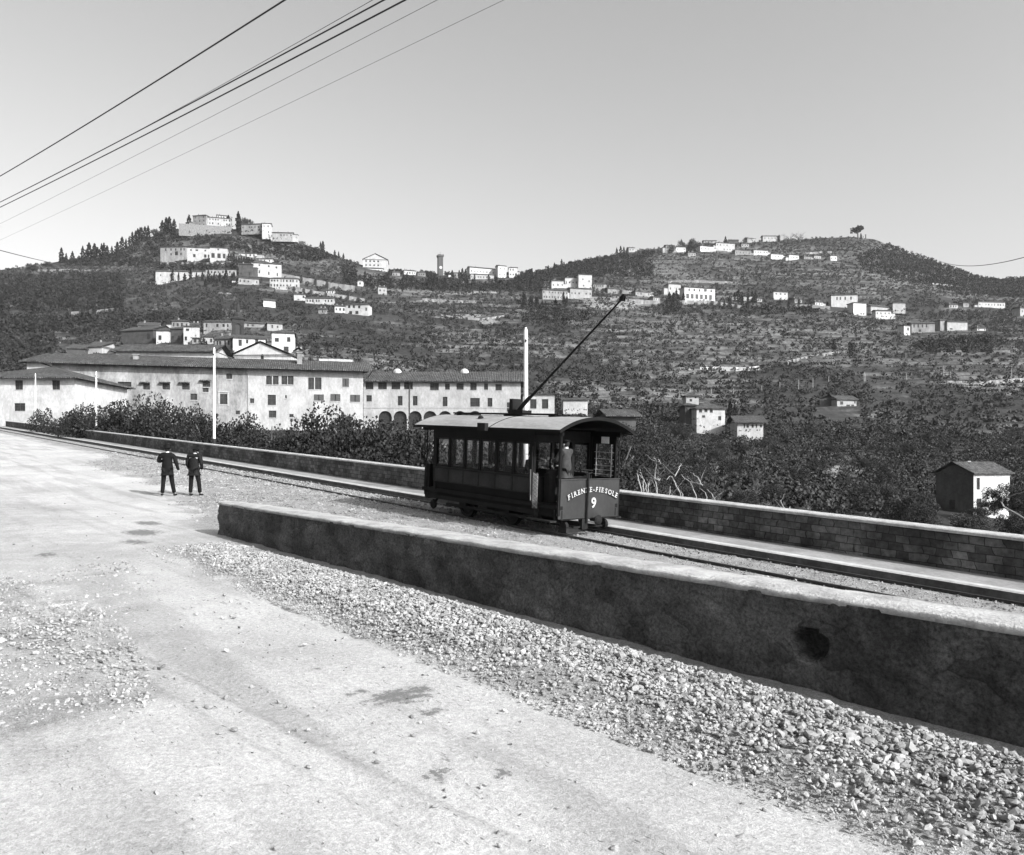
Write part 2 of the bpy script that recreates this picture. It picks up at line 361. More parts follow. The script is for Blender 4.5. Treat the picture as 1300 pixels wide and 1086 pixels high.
# pavement, kerb, rails
tk = np.arange(-22, 150.1, 1.0)
def strip(name, prof, mat, ts=tk, wob=.0, smooth=False, parent=None, seed=0):
    prof = np.array(prof, float); n = len(prof); V = []
    for i, t in enumerate(ts):
        o = (fbm(np.array([t*.7]), np.array([seed*3.1]), seed)[0]-.5)*wob
        for a, z in prof: V.append((-t, a+o, rail_z(t)+z))
    V = np.array(V); i = np.arange(len(ts)-1)[:, None]*n+np.arange(n)[None, :]; j = np.arange(len(ts)-1)[:, None]*n+(np.arange(n)+1)[None, :] % n
    Fq = np.stack([i, j, j+n, i+n], -1).reshape(-1, 4); m2 = np_mesh(name, V, Fq, smooth); return cor(link(name, m2, mat, parent)) if parent is None else link(name, m2, mat, parent)
o = strip('pavement', [(15.78, -.3), (15.78, .116), (17.05, .135), (17.05, -.3)], MAT['pave']); tag(o, kind='structure')
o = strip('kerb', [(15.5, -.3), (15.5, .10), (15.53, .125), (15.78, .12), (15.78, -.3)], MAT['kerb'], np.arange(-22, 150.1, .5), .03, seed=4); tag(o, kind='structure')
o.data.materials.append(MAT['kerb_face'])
for i_, p_ in enumerate(o.data.polygons): p_.material_index = 1 if i_ % 5 == 0 else 0  # upright kerb face takes a darker colour than the top
RA, RB = 13.8, 15.25
for a0 in (RA, RB):
    o = strip('rail', [(a0-.05, -.09), (a0-.015, -.075), (a0-.03, -.03), (a0-.03, 0), (a0+.03, 0), (a0+.03, -.03), (a0+.015, -.075), (a0+.05, -.09)], MAT['rail'])
    tag(o, 'dark steel tram rail %s' % ('nearer the rubble wall' if a0 == RA else 'close under the pale kerb'), 'rail', 'pair of tram rails')

# far parapet
par = empty('parapet_wall', (0, 0, 0), 0, label='long coursed stone parapet with pale coping beyond the tram track', cat='wall'); par.rotation_euler = (0, 0, ROT)
strip('masonry', [(16.86, -.2), (16.86, .87), (17.22, .87), (17.22, -1.2), (17.04, -1.2)], MAT['blocks'], np.arange(-22, 138.1, 1.0), parent=par)
strip('coping', [(16.815, .872), (16.81, .925), (16.83, .945), (17.26, .955), (17.28, .872)], MAT['cap'], np.arange(-22, 138.1, .5), .03, parent=par, seed=9)

# near rubble wall with its hole
nw = empty('rubble_wall', (0, 0, 0), 0, label='low dark rubble wall with pale top and broken hole beside the stone bank', cat='wall'); nw.rotation_euler = (0, 0, ROT)
def wtop(t): return .815+.0146*t
T1 = np.concatenate([np.arange(-12, -.5, .15), np.arange(-.5, 17.1, .045), [17.12]]); H1 = np.linspace(0, 1, 34)
def wallfn(t, h):
    z0 = .0215*t-.35; z = z0+(wtop(t)-.03-z0)*h
    d = (fbm(t*1.7, z*2.2, 41)-.5)*.075+(fbm(t*7, z*8, 43, 4)-.5)*.09
    cell = vnoise(t*3.2, z*4.2, 47); d = d+np.where(cell > .72, -.015, 0)
    r = np.hypot((t-3.41)/.155, (z-.455)/.13)+(fbm(t*6, z*6, 51, 2)-.5)*.8
    a = 6.0+d+.16*(1-sstep(.8, 1.1, r))-.02*(1-sstep(1.1, 1.5, r))*sstep(1.0, 1.1, r)
    return np.stack([-t, a, z], -1)
me, tf, hf = grid_mesh('wall_face', T1, H1, wallfn)
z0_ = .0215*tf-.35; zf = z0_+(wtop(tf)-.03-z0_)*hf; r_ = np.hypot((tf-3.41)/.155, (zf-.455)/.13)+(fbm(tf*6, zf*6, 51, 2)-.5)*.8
attr(me, 'hole', np.where(r_ < 1.02, .38, 1+.3*np.exp(-((r_-1.2)/.15)**2)+.25*(fbm(tf*2, zf*2, 53)-.5))); link('wall_face', me, MAT['wall'], nw)  # hole's inside darkened in colour for the shade of its depth, rim paler
b = MB()
b.add([(-t, a, z) for t in (-12, 17.1) for a, z in ((6.45, .0215*t-.9), (6.45, wtop(t)-.02))], [(0, 1, 3, 2)])
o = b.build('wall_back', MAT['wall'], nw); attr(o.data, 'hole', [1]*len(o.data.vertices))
H2 = np.linspace(0, 1, 12); A2 = np.linspace(5.99, 6.45, 12)
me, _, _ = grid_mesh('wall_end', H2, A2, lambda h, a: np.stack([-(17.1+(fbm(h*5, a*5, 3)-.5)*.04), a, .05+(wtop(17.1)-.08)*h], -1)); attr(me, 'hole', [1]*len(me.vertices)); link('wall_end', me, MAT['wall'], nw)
# coping: irregular slab, the sunlit wall top put into a paler colour
Tc = np.concatenate([np.arange(-12, -1, .2), np.arange(-1, 17.16, .06)]); q = np.arange(8)
def capfn(t, k):
    k = k.astype(int); wf = (fbm(t*1.4, t*0+2, 61)-.5)*.045+(fbm(t*7, t*0, 63, 2)-.5)*.03; wb = (fbm(t*1.2, t*0+7, 65)-.5)*.16
    a = np.choose(k, [6.3+0*t, 5.975+wf, 5.965+wf, 5.99+wf, 6.15+0*t, 6.35+0*t, 6.53+wb, 6.52+wb])
    z = wtop(t)+np.choose(k, [-.055+0*t, -.055+0*t, -.01+0*t, .003+0*t, .015+0*t, .01+0*t, -.005+0*t, -.08+0*t])+(fbm(t*5, a*6, 67, 3)-.5)*.022*(k > 1)
    return np.stack([-t, a, z], -1)
me, _, _ = grid_mesh('coping', Tc, q, capfn); link('coping', me, MAT['cap'], nw)

# ------------------------------------------------------------------ loose stones
def ico():
    p = (1+5**.5)/2; v = np.array([(-1, p, 0), (1, p, 0), (-1, -p, 0), (1, -p, 0), (0, -1, p), (0, 1, p), (0, -1, -p), (0, 1, -p), (p, 0, -1), (p, 0, 1), (-p, 0, -1), (-p, 0, 1)], float)
    v /= np.linalg.norm(v[0]); f = np.array([(0, 11, 5), (0, 5, 1), (0, 1, 7), (0, 7, 10), (0, 10, 11), (1, 5, 9), (5, 11, 4), (11, 10, 2), (10, 7, 6), (7, 1, 8), (3, 9, 4), (3, 4, 2), (3, 2, 6), (3, 6, 8), (3, 8, 9), (4, 9, 5), (2, 4, 11), (6, 2, 10), (8, 6, 7), (9, 8, 1)])
    return v, f
def rand_rot(n):
    q = rng.normal(size=(n, 4)); q /= np.linalg.norm(q, axis=1)[:, None]; w_, x, y, z = q.T
    return np.stack([1-2*(y*y+z*z), 2*(x*y-z*w_), 2*(x*z+y*w_), 2*(x*y+z*w_), 1-2*(x*x+z*z), 2*(y*z-x*w_), 2*(x*z-y*w_), 2*(y*z+x*w_), 1-2*(x*x+y*y)], -1).reshape(n, 3, 3)
def stones(name, t, a, size, lift, mat, label, low=False):
    n = len(t)
    if low: v = np.array([(1, 0, 0), (-1, 0, 0), (0, 1, 0), (0, -1, 0), (0, 0, 1), (0, 0, -1)], float); f = np.array([(0, 2, 4), (2, 1, 4), (1, 3, 4), (3, 0, 4), (2, 0, 5), (1, 2, 5), (3, 1, 5), (0, 3, 5)])
    else: v, f = ico()
    V = v[None]*(1+rng.uniform(-.28, .28, (n, len(v), 1))); V = V*(size[:, None, None]*rng.uniform([.75, .55, .35], [1.3, 1.0, .75], (n, 3))[:, None, :])
    V = np.einsum('nij,nkj->nki', rand_rot(n), V); V[:, :, 2] *= .75
    P = np.stack([-t, a, road_h(t, a)+lift], -1); V = (V+P[:, None]).reshape(-1, 3)
    Fc = (f[None]+np.arange(n)[:, None, None]*len(v)).reshape(-1, 3)
    o = cor(link(name, np_mesh(name, V, Fc), mat)); return tag(o, label, 'gravel', kind='stuff')
n = 52000; t = rng.uniform(-5, 15.5, n); a = rng.uniform(3.9, 5.78, n)
edge = 4.05+(fbm(t*.8, t*0, 71)-.5)*.5+np.clip((t-9)/7, 0, 1)*.9; keep = (a > edge-rng.exponential(.34, n)*rng.random(n)**.5)&(a < 5.62+(fbm(t*2, t*0, 73)-.5)*.28); t, a = t[keep], a[keep]
sz = np.minimum(rng.lognormal(math.log(.0165), .42, len(t)), .044)*(.62+.38*sstep(3.9, 4.7, a)); stones('gravel_bank', t, a, sz, sz*.25+rng.uniform(0, .03, len(t)), MAT['stone'], 'bank of pale broken road stone along the foot of the rubble wall')
n = 60000; t = -4+64*rng.random(n)**1.5; a = rng.uniform(6.6, 15.4, n); keep = (a > gedge(t)+rng.uniform(-.5, .6, n))&(rng.random(n) < (.9 if True else 1))&~((np.abs(a-RA) < .07)|(np.abs(a-RB) < .07)); t, a = t[keep], a[keep]
sz = rng.lognormal(math.log(.019), .35, len(t))*(1+.5*sstep(12, 20, t)); stones('track_ballast', t, a, sz, sz*.1, MAT['stone_grey'], 'loose gravel scattered round the tram rails', True)
n = 120000; t = rng.uniform(-3, 14, n); a = rng.uniform(-9, 3.8, n); ok1 = inpoly(t, a, PATCH); ok2 = inpoly(t, a, PATCH2)&(rng.random(n) < .22); ok3 = rng.random(n) < .02
keep = (ok1&(fbm(t*2, a*2, 77) > .30))|ok2|ok3; t, a = t[keep], a[keep]
sz = rng.lognormal(math.log(.0135), .42, len(t)); stones('loose_gravel', t, a, sz, sz*.3, MAT['stone'], 'half bedded loose stones on the left side of the chalky road')

n = 1500; t = rng.uniform(-4, 30, n); a = rng.uniform(-12, 5.5, n); keep = fbm(t*.35, a*.8, 81) > .44; t, a = t[keep], a[keep]
sz = rng.lognormal(math.log(.012), .45, len(t)); stones('road_dirt', t, a, sz, sz*.0, MAT['kerb_face'], 'dark crumbs of dirt and dung strewn on the chalky road', True)

# ------------------------------------------------------------------ the hillside: image rows per column and distance, turned into real heights
KP = np.array([-500, 0, 140, 280, 420, 560, 700, 800, 950, 1100, 1300, 1800])
KY = np.array([12, 20, 40, 80, 120, 150, 250, 400, 600, 750])
TB = np.array([   # photo row of the ground at distance KY for each column
 [1000, 860, 700, 610, 560, 543, 515, 470, 415, 385],
 [1000, 850, 680, 600, 556, 537, 500, 452, 392, 362],
 [1000, 850, 690, 600, 560, 540, 492, 442, 385, 350],
 [1000, 850, 690, 605, 562, 543, 478, 430, 368, 318],
 [1000, 850, 695, 612, 570, 547, 490, 436, 382, 345],
 [1000, 850, 700, 622, 578, 552, 508, 462, 398, 366],
 [1000, 855, 710, 635, 590, 565, 522, 470, 404, 372],
 [1000, 860, 725, 650, 606, 580, 530, 478, 408, 374],
 [1000, 865, 735, 665, 622, 600, 545, 490, 418, 385],
 [1000, 870, 745, 685, 638, 612, 548, 488, 425, 398],
 [1000, 880, 755, 705, 665, 640, 560, 492, 425, 398],
 [1000, 880, 770, 720, 680, 655, 580, 505, 440, 410]], float)
SKX = [-500, -100, 0, 40, 76, 130, 150, 175, 200, 225, 280, 310, 340, 370, 400, 430, 460, 500, 560, 600, 650, 700, 730, 760, 800, 850, 900, 950, 1000, 1050, 1085, 1110, 1150, 1200, 1240, 1270, 1300, 1500, 1800]
SKY = [372, 352, 343, 337, 332, 329, 320, 306, 298, 291, 290, 292, 298, 304, 315, 326, 337, 345, 349, 352, 350, 342, 334, 327, 320, 314, 308, 308, 305, 302, 301, 304, 320, 337, 352, 356, 353, 362, 380]
RDX = [-500, 0, 280, 420, 560, 700, 800, 950, 1100, 1300, 1800]; RDY = [850, 850, 850, 870, 900, 940, 1000, 1080, 1120, 1150, 1200]
def base_row(px, Y):
    px = np.asarray(px, float); Y = np.asarray(Y, float); px, Y = np.broadcast_arrays(px, Y)
    sk = np.interp(px, SKX, SKY); rd = np.interp(px, RDX, RDY)
    cols = np.stack([np.interp(px, KP, TB[:, j]) for j in range(len(KY))], -1)
    ks = np.concatenate([KY, [0]]).astype(float); lY = np.log(np.maximum(Y, 12))
    out = np.zeros(px.shape)
    for j in range(len(KY)):
        y0 = KY[j]; r0 = cols[..., j]
        if j < len(KY)-1: y1 = np.full(px.shape, float(KY[j+1])); r1 = cols[..., j+1]
        else: y1 = rd; r1 = sk
        f = np.clip((lY-math.log(y0))/(np.log(y1)-math.log(y0)), 0, 1); m = (Y >= y0) if j else (Y >= 0)
        out = np.where(m, r0+(r1-r0)*f, out)
    return out, rd
def terrain_z(X, Y, detail=True):
    X = np.asarray(X, float); Y = np.asarray(Y, float); Yc = np.maximum(Y, 12.0); px = CX+F*X/Yc
    row, rd = base_row(px, Yc); z = HC-(row-HY)/F*np.minimum(Yc, rd)
    z = z-np.maximum(Yc-rd, 0)*.25
    if detail:
        big = sstep(160, 320, Yc)*(1-.8*sstep(rd*.9, rd, Yc))
        z = z+(fbm(X/60, Yc/60, 5)-.5)*5*big
        st = 3.6; q = z/st+(fbm(X/140, Yc/140, 8)-.5)*3; fr = q-np.floor(q); tz = z+(sstep(.60, .86, fr)-fr)*st
        k = np.clip((fbm(X/70, Yc/70, 12)-.32)*5, 0, 1)*sstep(180, 330, Yc)*(1-sstep(rd*.93, rd, Yc)); z = z*(1-k)+tz*k
        z = z+(fbm(X/7, Yc/7, 15)-.5)*.8*sstep(20, 60, Yc)
    t, a = TA(X, Y); inside = 1-sstep(17.5, 23, a); inside = np.where(t < 150, inside, 0)
    zc = rail_z(np.minimum(t, 150))-1.6; zc = np.where(a < 10, np.minimum(zc, -1.4)-.5, zc)
    return np.where(inside > 0, np.minimum(z, zc)*inside+z*(1-inside), z)
def locate(px, py, ymin=25.):
    """distance at which the hillside shows at this photo pixel"""
    Ys = np.geomspace(ymin, 1150, 700); r, rd = base_row(np.full(700, float(px)), Ys); ok = np.where((r <= py))[0]
    return float(min(Ys[ok[0]] if len(ok) else rd[0], rd[0]-4))
YS = np.concatenate([np.arange(3, 40, 1.2), np.arange(40, 200, 1.6), np.arange(200, 1250, 1.75), np.geomspace(1260, 4000, 30)])
PX = np.concatenate([np.linspace(-1500, -120, 60), np.arange(-110, 1420, 4.5), np.linspace(1430, 3200, 70)])
def hfn(Y, px):
    X = (px-CX)/F*Y; z = terrain_z(X, Y); z = np.where(Y > 1800, z*0-60, z); return np.stack([X, Y, z], -1)
me, Yf, Pf = grid_mesh('hillside', YS, PX, hfn)
row, _ = base_row(Pf, Yf); bare = np.zeros(len(Yf))
for (cx, cy, rx, ry, k) in ((585, 402, 32, 2.5, 1), (620, 409, 12, 3, .9), (545, 381, 40, 2.5, .7), (600, 372, 50, 2, .8), (780, 385, 55, 9, .85), (905, 467, 70, 2, .8), (1245, 487, 60, 3, 1), (1085, 596, 70, 8, .8), (1100, 600, 40, 5, .8),
                            (880, 590, 45, 5, .6), (890, 355, 60, 4, .5), (1020, 352, 60, 7, .55), (950, 358, 50, 3, .5), (1215, 362, 22, 3, .9), (45, 338, 22, 2.5, .9), (90, 345, 60, 2, .7), (820, 345, 10, 3, .6), (290, 372, 30, 3, .6), (520, 395, 60, 4, .4),
                            (560, 415, 90, 6, .35), (1010, 365, 100, 4, .4), (1060, 345, 60, 3, .5), (775, 428, 40, 3, .5), (870, 430, 60, 3, .5), (800, 455, 45, 4, .5), (740, 404, 35, 3, .5), (1250, 405, 40, 3, .5), (535, 570, 20, 12, .5), (1150, 370, 40, 3, .5), (800, 420, 40, 2, .6), (610, 580, 120, 28, .8)):
    bare = np.maximum(bare, k*np.exp(-((Pf-cx)/rx)**2*.7-((row-cy)/ry)**2*.7))
attr(me, 'bare', bare); tag(link('hillside', me, MAT['hill']), kind='structure')

# ------------------------------------------------------------------ buildings
def facade(b, W, H, z0, ops, y=0.0, depth=.25):
    """wall from x=-W/2..W/2 with rectangular openings (x0,x1,z0,z1); returns into MB b, reveals included"""
    xs = sorted(set([-W/2, W/2]+[v for o in ops for v in o[:2]])); zs = sorted(set([z0, H]+[v for o in ops for v in o[2:4]]))
    for i in range(len(xs)-1):
        for j in range(len(zs)-1):
            xm = (xs[i]+xs[i+1])/2; zm = (zs[j]+zs[j+1])/2
            if any(o[0] < xm < o[1] and o[2] < zm < o[3] for o in ops): continue
            b.add([(xs[i], y, zs[j]), (xs[i+1], y, zs[j]), (xs[i+1], y, zs[j+1]), (xs[i], y, zs[j+1])], [(0, 1, 2, 3)])
    for x0, x1, a, c in [o[:4] for o in ops]:
        d = y+depth
        b.add([(x0, y, a), (x1, y, a), (x1, y, c), (x0, y, c), (x0, d, a), (x1, d, a), (x1, d, c), (x0, d, c)], [(0, 1, 5, 4), (1, 2, 6, 5), (2, 3, 7, 6), (3, 0, 4, 7)])
def arch_fill(b, x0, x1, zt, y=0.0, depth=.25, n=8):
    r = (x1-x0)/2; cx = (x0+x1)/2
    for s_ in (-1, 1):
        P = [(cx+s_*r*math.cos(k*math.pi/2/n), zt-r+r*math.sin(k*math.pi/2/n)) for k in range(n+1)]
        for k in range(n):
            (xa, za), (xb, zb) = P[k], P[k+1]
            b.add([(xa, y-.002, za), (xb, y-.002, zb), (xb, y-.002, zt), (xa, y-.002, zt)], [(0, 1, 2, 3)])
            b.add([(xa, y-.002, za), (xb, y-.002, zb), (xb, y+depth, zb), (xa, y+depth, za)], [(0, 1, 2, 3)])
def roof_mesh(W, D, H, rh, kind, o=.5, th=.14):
    b = MB(); x0, x1, y0, y1 = -W/2-o, W/2+o, -o, D+o
    if kind == 'flat':
        b.box(x0+o*.5, x1-o*.5, y0+o*.5, y1-o*.5, H, H+th*.7); return b
    E = [(x0, y0), (x1, y0), (x1, y1), (x0, y1)]; lo = H-.05
    if kind == 'hip':
        ins = min((D/2+o), (W/2+o)*.98); ym = (y0+y1)/2
        R = [(x0+ins, ym), (x1-ins, ym)]; fs = [(0, 1, 5, 4), (2, 3, 4, 5), (1, 2, 5), (3, 0, 4)]
    elif kind == 'gx':
        ym = (y0+y1)/2; R = [(x0, ym), (x1, ym)]; fs = [(0, 1, 5, 4), (2, 3, 4, 5)]
    elif kind == 'gy':
        R = [((x0+x1)/2, y0), ((x0+x1)/2, y1)]; fs = [(3, 0, 4, 5), (1, 2, 5, 4)]
    elif kind == 'shed':
        b.add([(x0, y0, lo), (x1, y0, lo), (x1, y1, lo+rh), (x0, y1, lo+rh), (x0, y0, lo+th), (x1, y0, lo+th), (x1, y1, lo+rh+th), (x0, y1, lo+rh+th)],
              [(0, 3, 2, 1), (4, 5, 6, 7), (0, 1, 5, 4), (1, 2, 6, 5), (2, 3, 7, 6), (3, 0, 4, 7)]); return b
    V = [(x, y, lo+th) for x, y in E]+[(x, y, lo+th+rh) for x, y in R]; V2 = [(x, y, lo) for x, y in E]+[(x, y, lo+rh) for x, y in R]
    n = 6; b.add(V+V2, [tuple(f) for f in fs]+[tuple(reversed([i+n for i in f])) for f in fs]+[(i, i+n, (i+1) % 4+n, (i+1) % 4) for i in range(4)])
    return b
RECTS = []
def house(label, pl, pr, yb, ye, D=9, yaw=0, roof='gx', rh=None, mat='plaster', wins=(), auto=None, Y=None, name='house', cat='house', group=None, arches=(), down=4., side=0, roofmat=None, rel=False, chim=0):
    pm = (pl+pr)/2
    if rel: Yn = locate(pm, yb); D *= Yn/Y; rh = None if rh is None else rh*Yn/Y; Y = Yn; down = 3.
    if Y and Y > 230 and roof == 'flat' and D >= 6 or (not Y and roof == 'flat' and D >= 6): roof = 'hip'; rh = 1.3
    Y = Y or locate(pm, yb); yaw = math.radians(yaw)
    W = (pr-pl)/F*Y/math.cos(yaw); H = (yb-ye)/F*Y; X = (pm-CX)/F*Y; zb = HC-(yb-HY)/F*Y; s = Y/F
    RECTS.append((pl-2, pr+2, ye-6, yb, Y))
    if Y > 300 and yaw == 0 and D > 4: yaw = math.radians(random.Random(int(pl*10)).uniform(0, 22)); W = W/math.cos(yaw)*.96
    r = empty(name, (X, Y, zb), yaw, label=label, cat=cat, group=group)
    ops = []; wl = []
    for wn in wins:
        x, y, ww, hh = wn[:4]; u = (x-pm)*s/math.cos(yaw); z = (yb-y)*s; ops.append((u-ww*s/2, u+ww*s/2, z-hh*s/2, z+hh*s/2))
    if auto:
        nx, nz = auto[:2]; ww = min(1.3, W/nx*.48); hh = min(2.0, H/nz*.55)
        for j in range(nz):
            for i in range(nx):
                R_ = random.Random(i*31+j*7+int(pl)); u = -W/2+(i+.5+R_.uniform(-.15, .15))*W/nx; z = (j+.55)*H/nz; w1 = ww*R_.uniform(.65, 1.15); h1 = hh*R_.uniform(.7, 1.1)
                if R_.random() > .12: ops.append((u-w1/2, u+w1/2, z-h1/2, z+h1/2))
    ops = [o for o in ops if o[1]-o[0] > .1 and o[0] > -W/2+.05 and o[1] < W/2-.05 and o[3] < H-.05]
    ar = []
    for x, y, ww, hh in arches:   # centre x, top y, width, height
        u = (x-pm)*s/math.cos(yaw); z = (yb-y)*s; ar.append((u-ww*s/2, u+ww*s/2, z-hh*s, z))
    b = MB(); facade(b, W, H, -down, ops+ar)
    for o in ar: arch_fill(b, o[0], o[1], o[3])
    b.add([(-W/2, 0, -down), (-W/2, D, -down), (W/2, D, -down), (W/2, 0, -down), (-W/2, 0, H), (-W/2, D, H), (W/2, D, H), (W/2, 0, H)], [(0, 4, 5, 1), (1, 5, 6, 2), (2, 6, 7, 3)])
    rh = rh if rh is not None else .2*min(W if roof == 'gy' else D, 12)
    if roof == 'gy':
        for y in (0, D): b.add([(-W/2, y, H), (W/2, y, H), (0, y, H+rh*W/(W+1))], [(0, 1, 2)])
    if roof == 'gx':
        for x in (-W/2, W/2): b.add([(x, 0, H), (x, D, H), (x, D/2, H+rh*D/(D+1))], [(0, 1, 2)])
    if roof == 'shed':
        b.add([(-W/2, D, H), (W/2, D, H), (W/2, D, H+rh), (-W/2, D, H+rh)], [(0, 1, 2, 3)])
        for x in (-W/2, W/2): b.add([(x, 0, H), (x, D, H), (x, D, H+rh)], [(0, 1, 2)])
    b.build('wall', MAT[mat], r)
    roof_mesh(W, D, H, rh, roof, o=.6 if Y > 220 else 1.0, th=.45 if Y > 300 else .22).build('roof', MAT[roofmat or ('tile_y' if roof == 'gy' else 'tile')], r) if roof != 'none' else None
    for k, o in enumerate(ops):
        wb = MB().box(o[0], o[1], .16, .26, o[2], o[3]); wn = wb.build('window', MAT['pane'], r)
        if Y < 230:
            MB().box(o[0]-.02, o[1]+.02, -.06, .05, o[2]-.12, o[2]-.002).build('sill', MAT['trim'], wn)
            fr = MB(); cw = (o[0]+o[1])/2; fr.box(cw-.03, cw+.03, .12, .158, o[2], o[3]); fr.box(o[0], o[1], .12, .157, (o[2]+o[3])/2+.2, (o[2]+o[3])/2+.25); fr.build('glazing_bar', MAT['shutter'], wn)
    for o in ar: MB().box(o[0]-.1, o[1]+.1, .5, .6, o[2]-1, o[3]+.1).build('archway', MAT['pane'], r)
    if side:   # windows on the right end wall
        for j in range(2):
            for i in range(side):
                y = (i+.5)*D/side; z = (j+.55)*H/2; MB().box(W/2-.05, W/2+.03, y-.45, y+.45, z-.65, z+.65).build('window', MAT['pane'], r)
    if auto and Y > 300 and roof != 'none':
        R_ = random.Random(int(pl*7)); chim = R_.choice((0, 1, 1, 2))
        if R_.random() < .6 and W > 9:
            sd = R_.choice((-1, 1)); w2 = min(W*.35, R_.uniform(3, 6)); h2 = H*R_.uniform(.45, .8); x0 = sd*(W/2+w2/2); a_ = MB().box(x0-w2/2, x0+w2/2, .6, D*.8, -down, h2); ao = a_.build('annexe', MAT['plaster' if mat == 'plaster_grey' else mat], r)
            rr_ = roof_mesh(w2, D*.8-.6, h2, .8, 'shed', .35, .35); rr_.v = [(v[0]+x0, v[1]+.6, v[2]+.06) for v in rr_.v]; rr_.build('annexe_roof', MAT['tile'], ao)
    for i in range(chim):
        x = -W/2+W*(.25+.5*i/max(chim-1, 1)); MB().box(x-.35, x+.35, D*.35, D*.35+.6, H+.2, H+rh+1.0).build('chimney', MAT['plaster_grey'], r)
    return r, W, H, s

# --- the long convent range in front
WL = [(135, 491, 9, 8), (158, 490, 16, 10), (186, 491, 8, 8), (211, 491, 9, 8), (236, 491, 9, 8), (262, 488, 9, 7), (261, 495, 7, 6), (291, 478, 7, 7), (246, 504, 8, 8), (284, 507, 9, 13), (302, 524, 5, 5)]
WR = [(320, 509, 5, 6), (345, 508, 10, 13), (346, 526, 9, 9), (341.5, 483, 7, 11), (350, 483, 7, 11), (361, 483, 7, 11), (369, 483, 7, 11), (395, 487, 7, 15), (404, 487, 8, 15), (439, 486, 8, 11), (405, 505, 12, 8), (426, 505, 12, 9), (451, 506, 12, 9), (370, 528, 5, 4), (363, 504, 2, 4)]
def convent():
    YA, YB = 139., 152.; xa, xb = 66, 461
    A = Vector(((xa-CX)/F*YA, YA, 0)); B = Vector(((xb-CX)/F*YB, YB, 0)); d = B-A; W = d.length; yaw = math.atan2(d.y, d.x); mid = (A+B)/2
    zb = HC-(545-HY)/F*mid.y; ze = HC-(467.5-HY)/F*mid.y; H = ze-zb
    r = empty('convent_range', (mid.x, mid.y, zb), yaw, label='long two storey convent range, grey plaster at left, whitewashed at right, behind the bushes', cat='building')
    RECTS.append((60, 465, 440, 545, 139))
    inv = Matrix.Rotation(-yaw, 4, 'Z')@Matrix.Translation(-mid)
    def loc(px, py):
        k = (px-CX)/F; den = d.y-d.x/k if abs(k) > 1e-6 else None
        # ray (k,1)*Y meets A+s*d
        s_ = (A.x-k*A.y)/(k*d.y-d.x); P = A+d*s_; q = inv@Vector((P.x, P.y, 0)); return q.x, HC-(py-HY)/F*P.y-zb, P.y/F
    split = loc(314, 500)[0]; ops = []
    for x, y, w_, h_ in WL+WR:
        u, z, s = loc(x, y); ops.append((u-w_*s/2, u+w_*s/2, z-h_*s/2, z+h_*s/2))
    b = MB(); b2 = MB()
    tmp = MB(); facade(tmp, W, H, -4, ops+[(split-.001, split, -3.9, -3.8)], 0, .3)
    for f in tmp.f:
        P = [tmp.v[i] for i in f]; cx = sum(p[0] for p in P)/len(P); (b if cx < split else b2).add(P, [tuple(range(len(P)))])
    D = 13
    b.add([(-W/2, 0, -4), (-W/2, D, -4), (-W/2, D, H), (-W/2, 0, H), (-W/2, D/2, H+2.5)], [(0, 3, 4, 2, 1)])
    b2.add([(W/2, 0, -4), (W/2, D, -4), (W/2, D, H), (W/2, 0, H), (W/2, D/2, H+2.5), (-W/2, D, -4), (-W/2, D, H)], [(0, 1, 2, 4, 3), (1, 5, 6, 2)])
    b.build('old_wall', MAT['plaster_old'], r)['label'] = 'weathered grey plaster wall'
    b2.build('white_wall', MAT['plaster'], r)
    roof_mesh(W, D, H, 2.55, 'gx', 1.6, .22).build('roof', MAT['tile'], r)
    for k, (o, (px, py, w_, h_)) in enumerate(zip(ops, WL+WR)):
        wn = MB().box(o[0], o[1], .2, .3, o[2], o[3]).build('window', MAT['pane'], r)
        MB().box(o[0]-.08, o[1]+.08, -.1, .06, o[2]-.14, o[2]-.002).build('sill', MAT['trim'], wn)
        cw = (o[0]+o[1])/2; fr = MB()
        fr.box(cw-.04, cw+.04, .14, .198, o[2], o[3]); fr.box(o[0], o[1], .14, .197, o[2]+(o[3]-o[2])*.62, o[2]+(o[3]-o[2])*.62+.06)
        fr.build('glazing_bar', MAT['shutter'], wn)
        if (px, py) in ((135, 491), (186, 491), (211, 491), (236, 491), (262, 488)):
            m_ = MB(); m_.add([(o[0]-.5, 0, o[3]+.3), (o[1]+.1, 0, o[3]+.3), (o[1]+.1, -.7, o[3]+.1), (o[0]-.5, -.7, o[3]+.1), (o[0]-.5, 0, o[3]+.22), (o[1]+.1, 0, o[3]+.22), (o[1]+.1, -.7, o[3]+.02), (o[0]-.5, -.7, o[3]+.02)], [(0, 1, 2, 3), (4, 7, 6, 5), (2, 6, 7, 3), (0, 3, 7, 4), (1, 5, 6, 2)]); m_.build('hood', MAT['tile'], wn)
        if px > 430 or (px, py) in ((426, 505), (405, 505)):
            for x0 in (o[0]-(o[1]-o[0])*.02, cw+.05): MB().box(x0, x0+(o[1]-o[0])*.46, -.05, -.004, o[2], o[3]).build('shutter', MAT['shutter'], wn)
        if (px, py) == (284, 507):
            m_ = MB(); m_.box(o[0]-.3, o[0]-.01, -.12, .02, o[2]-.3, o[3]+.3); m_.box(o[1]+.01, o[1]+.3, -.12, .02, o[2]-.3, o[3]+.3); m_.box(o[0]-.35, o[1]+.35, -.16, .02, o[3]+.31, o[3]+.55); m_.build('surround', MAT['trim'], wn)
    for px, h in ((380, 2.6), (168, 1.3)):
        u = loc(px, 450)[0]; c = MB().box(u-.45, u+.45, 2.6, 3.4, H+.6, H+1.0+h); c.box(u-.6, u+.6, 2.45, 3.55, H+1.0+h, H+1.18+h); c.build('chimney', MAT['plaster_grey'], r)
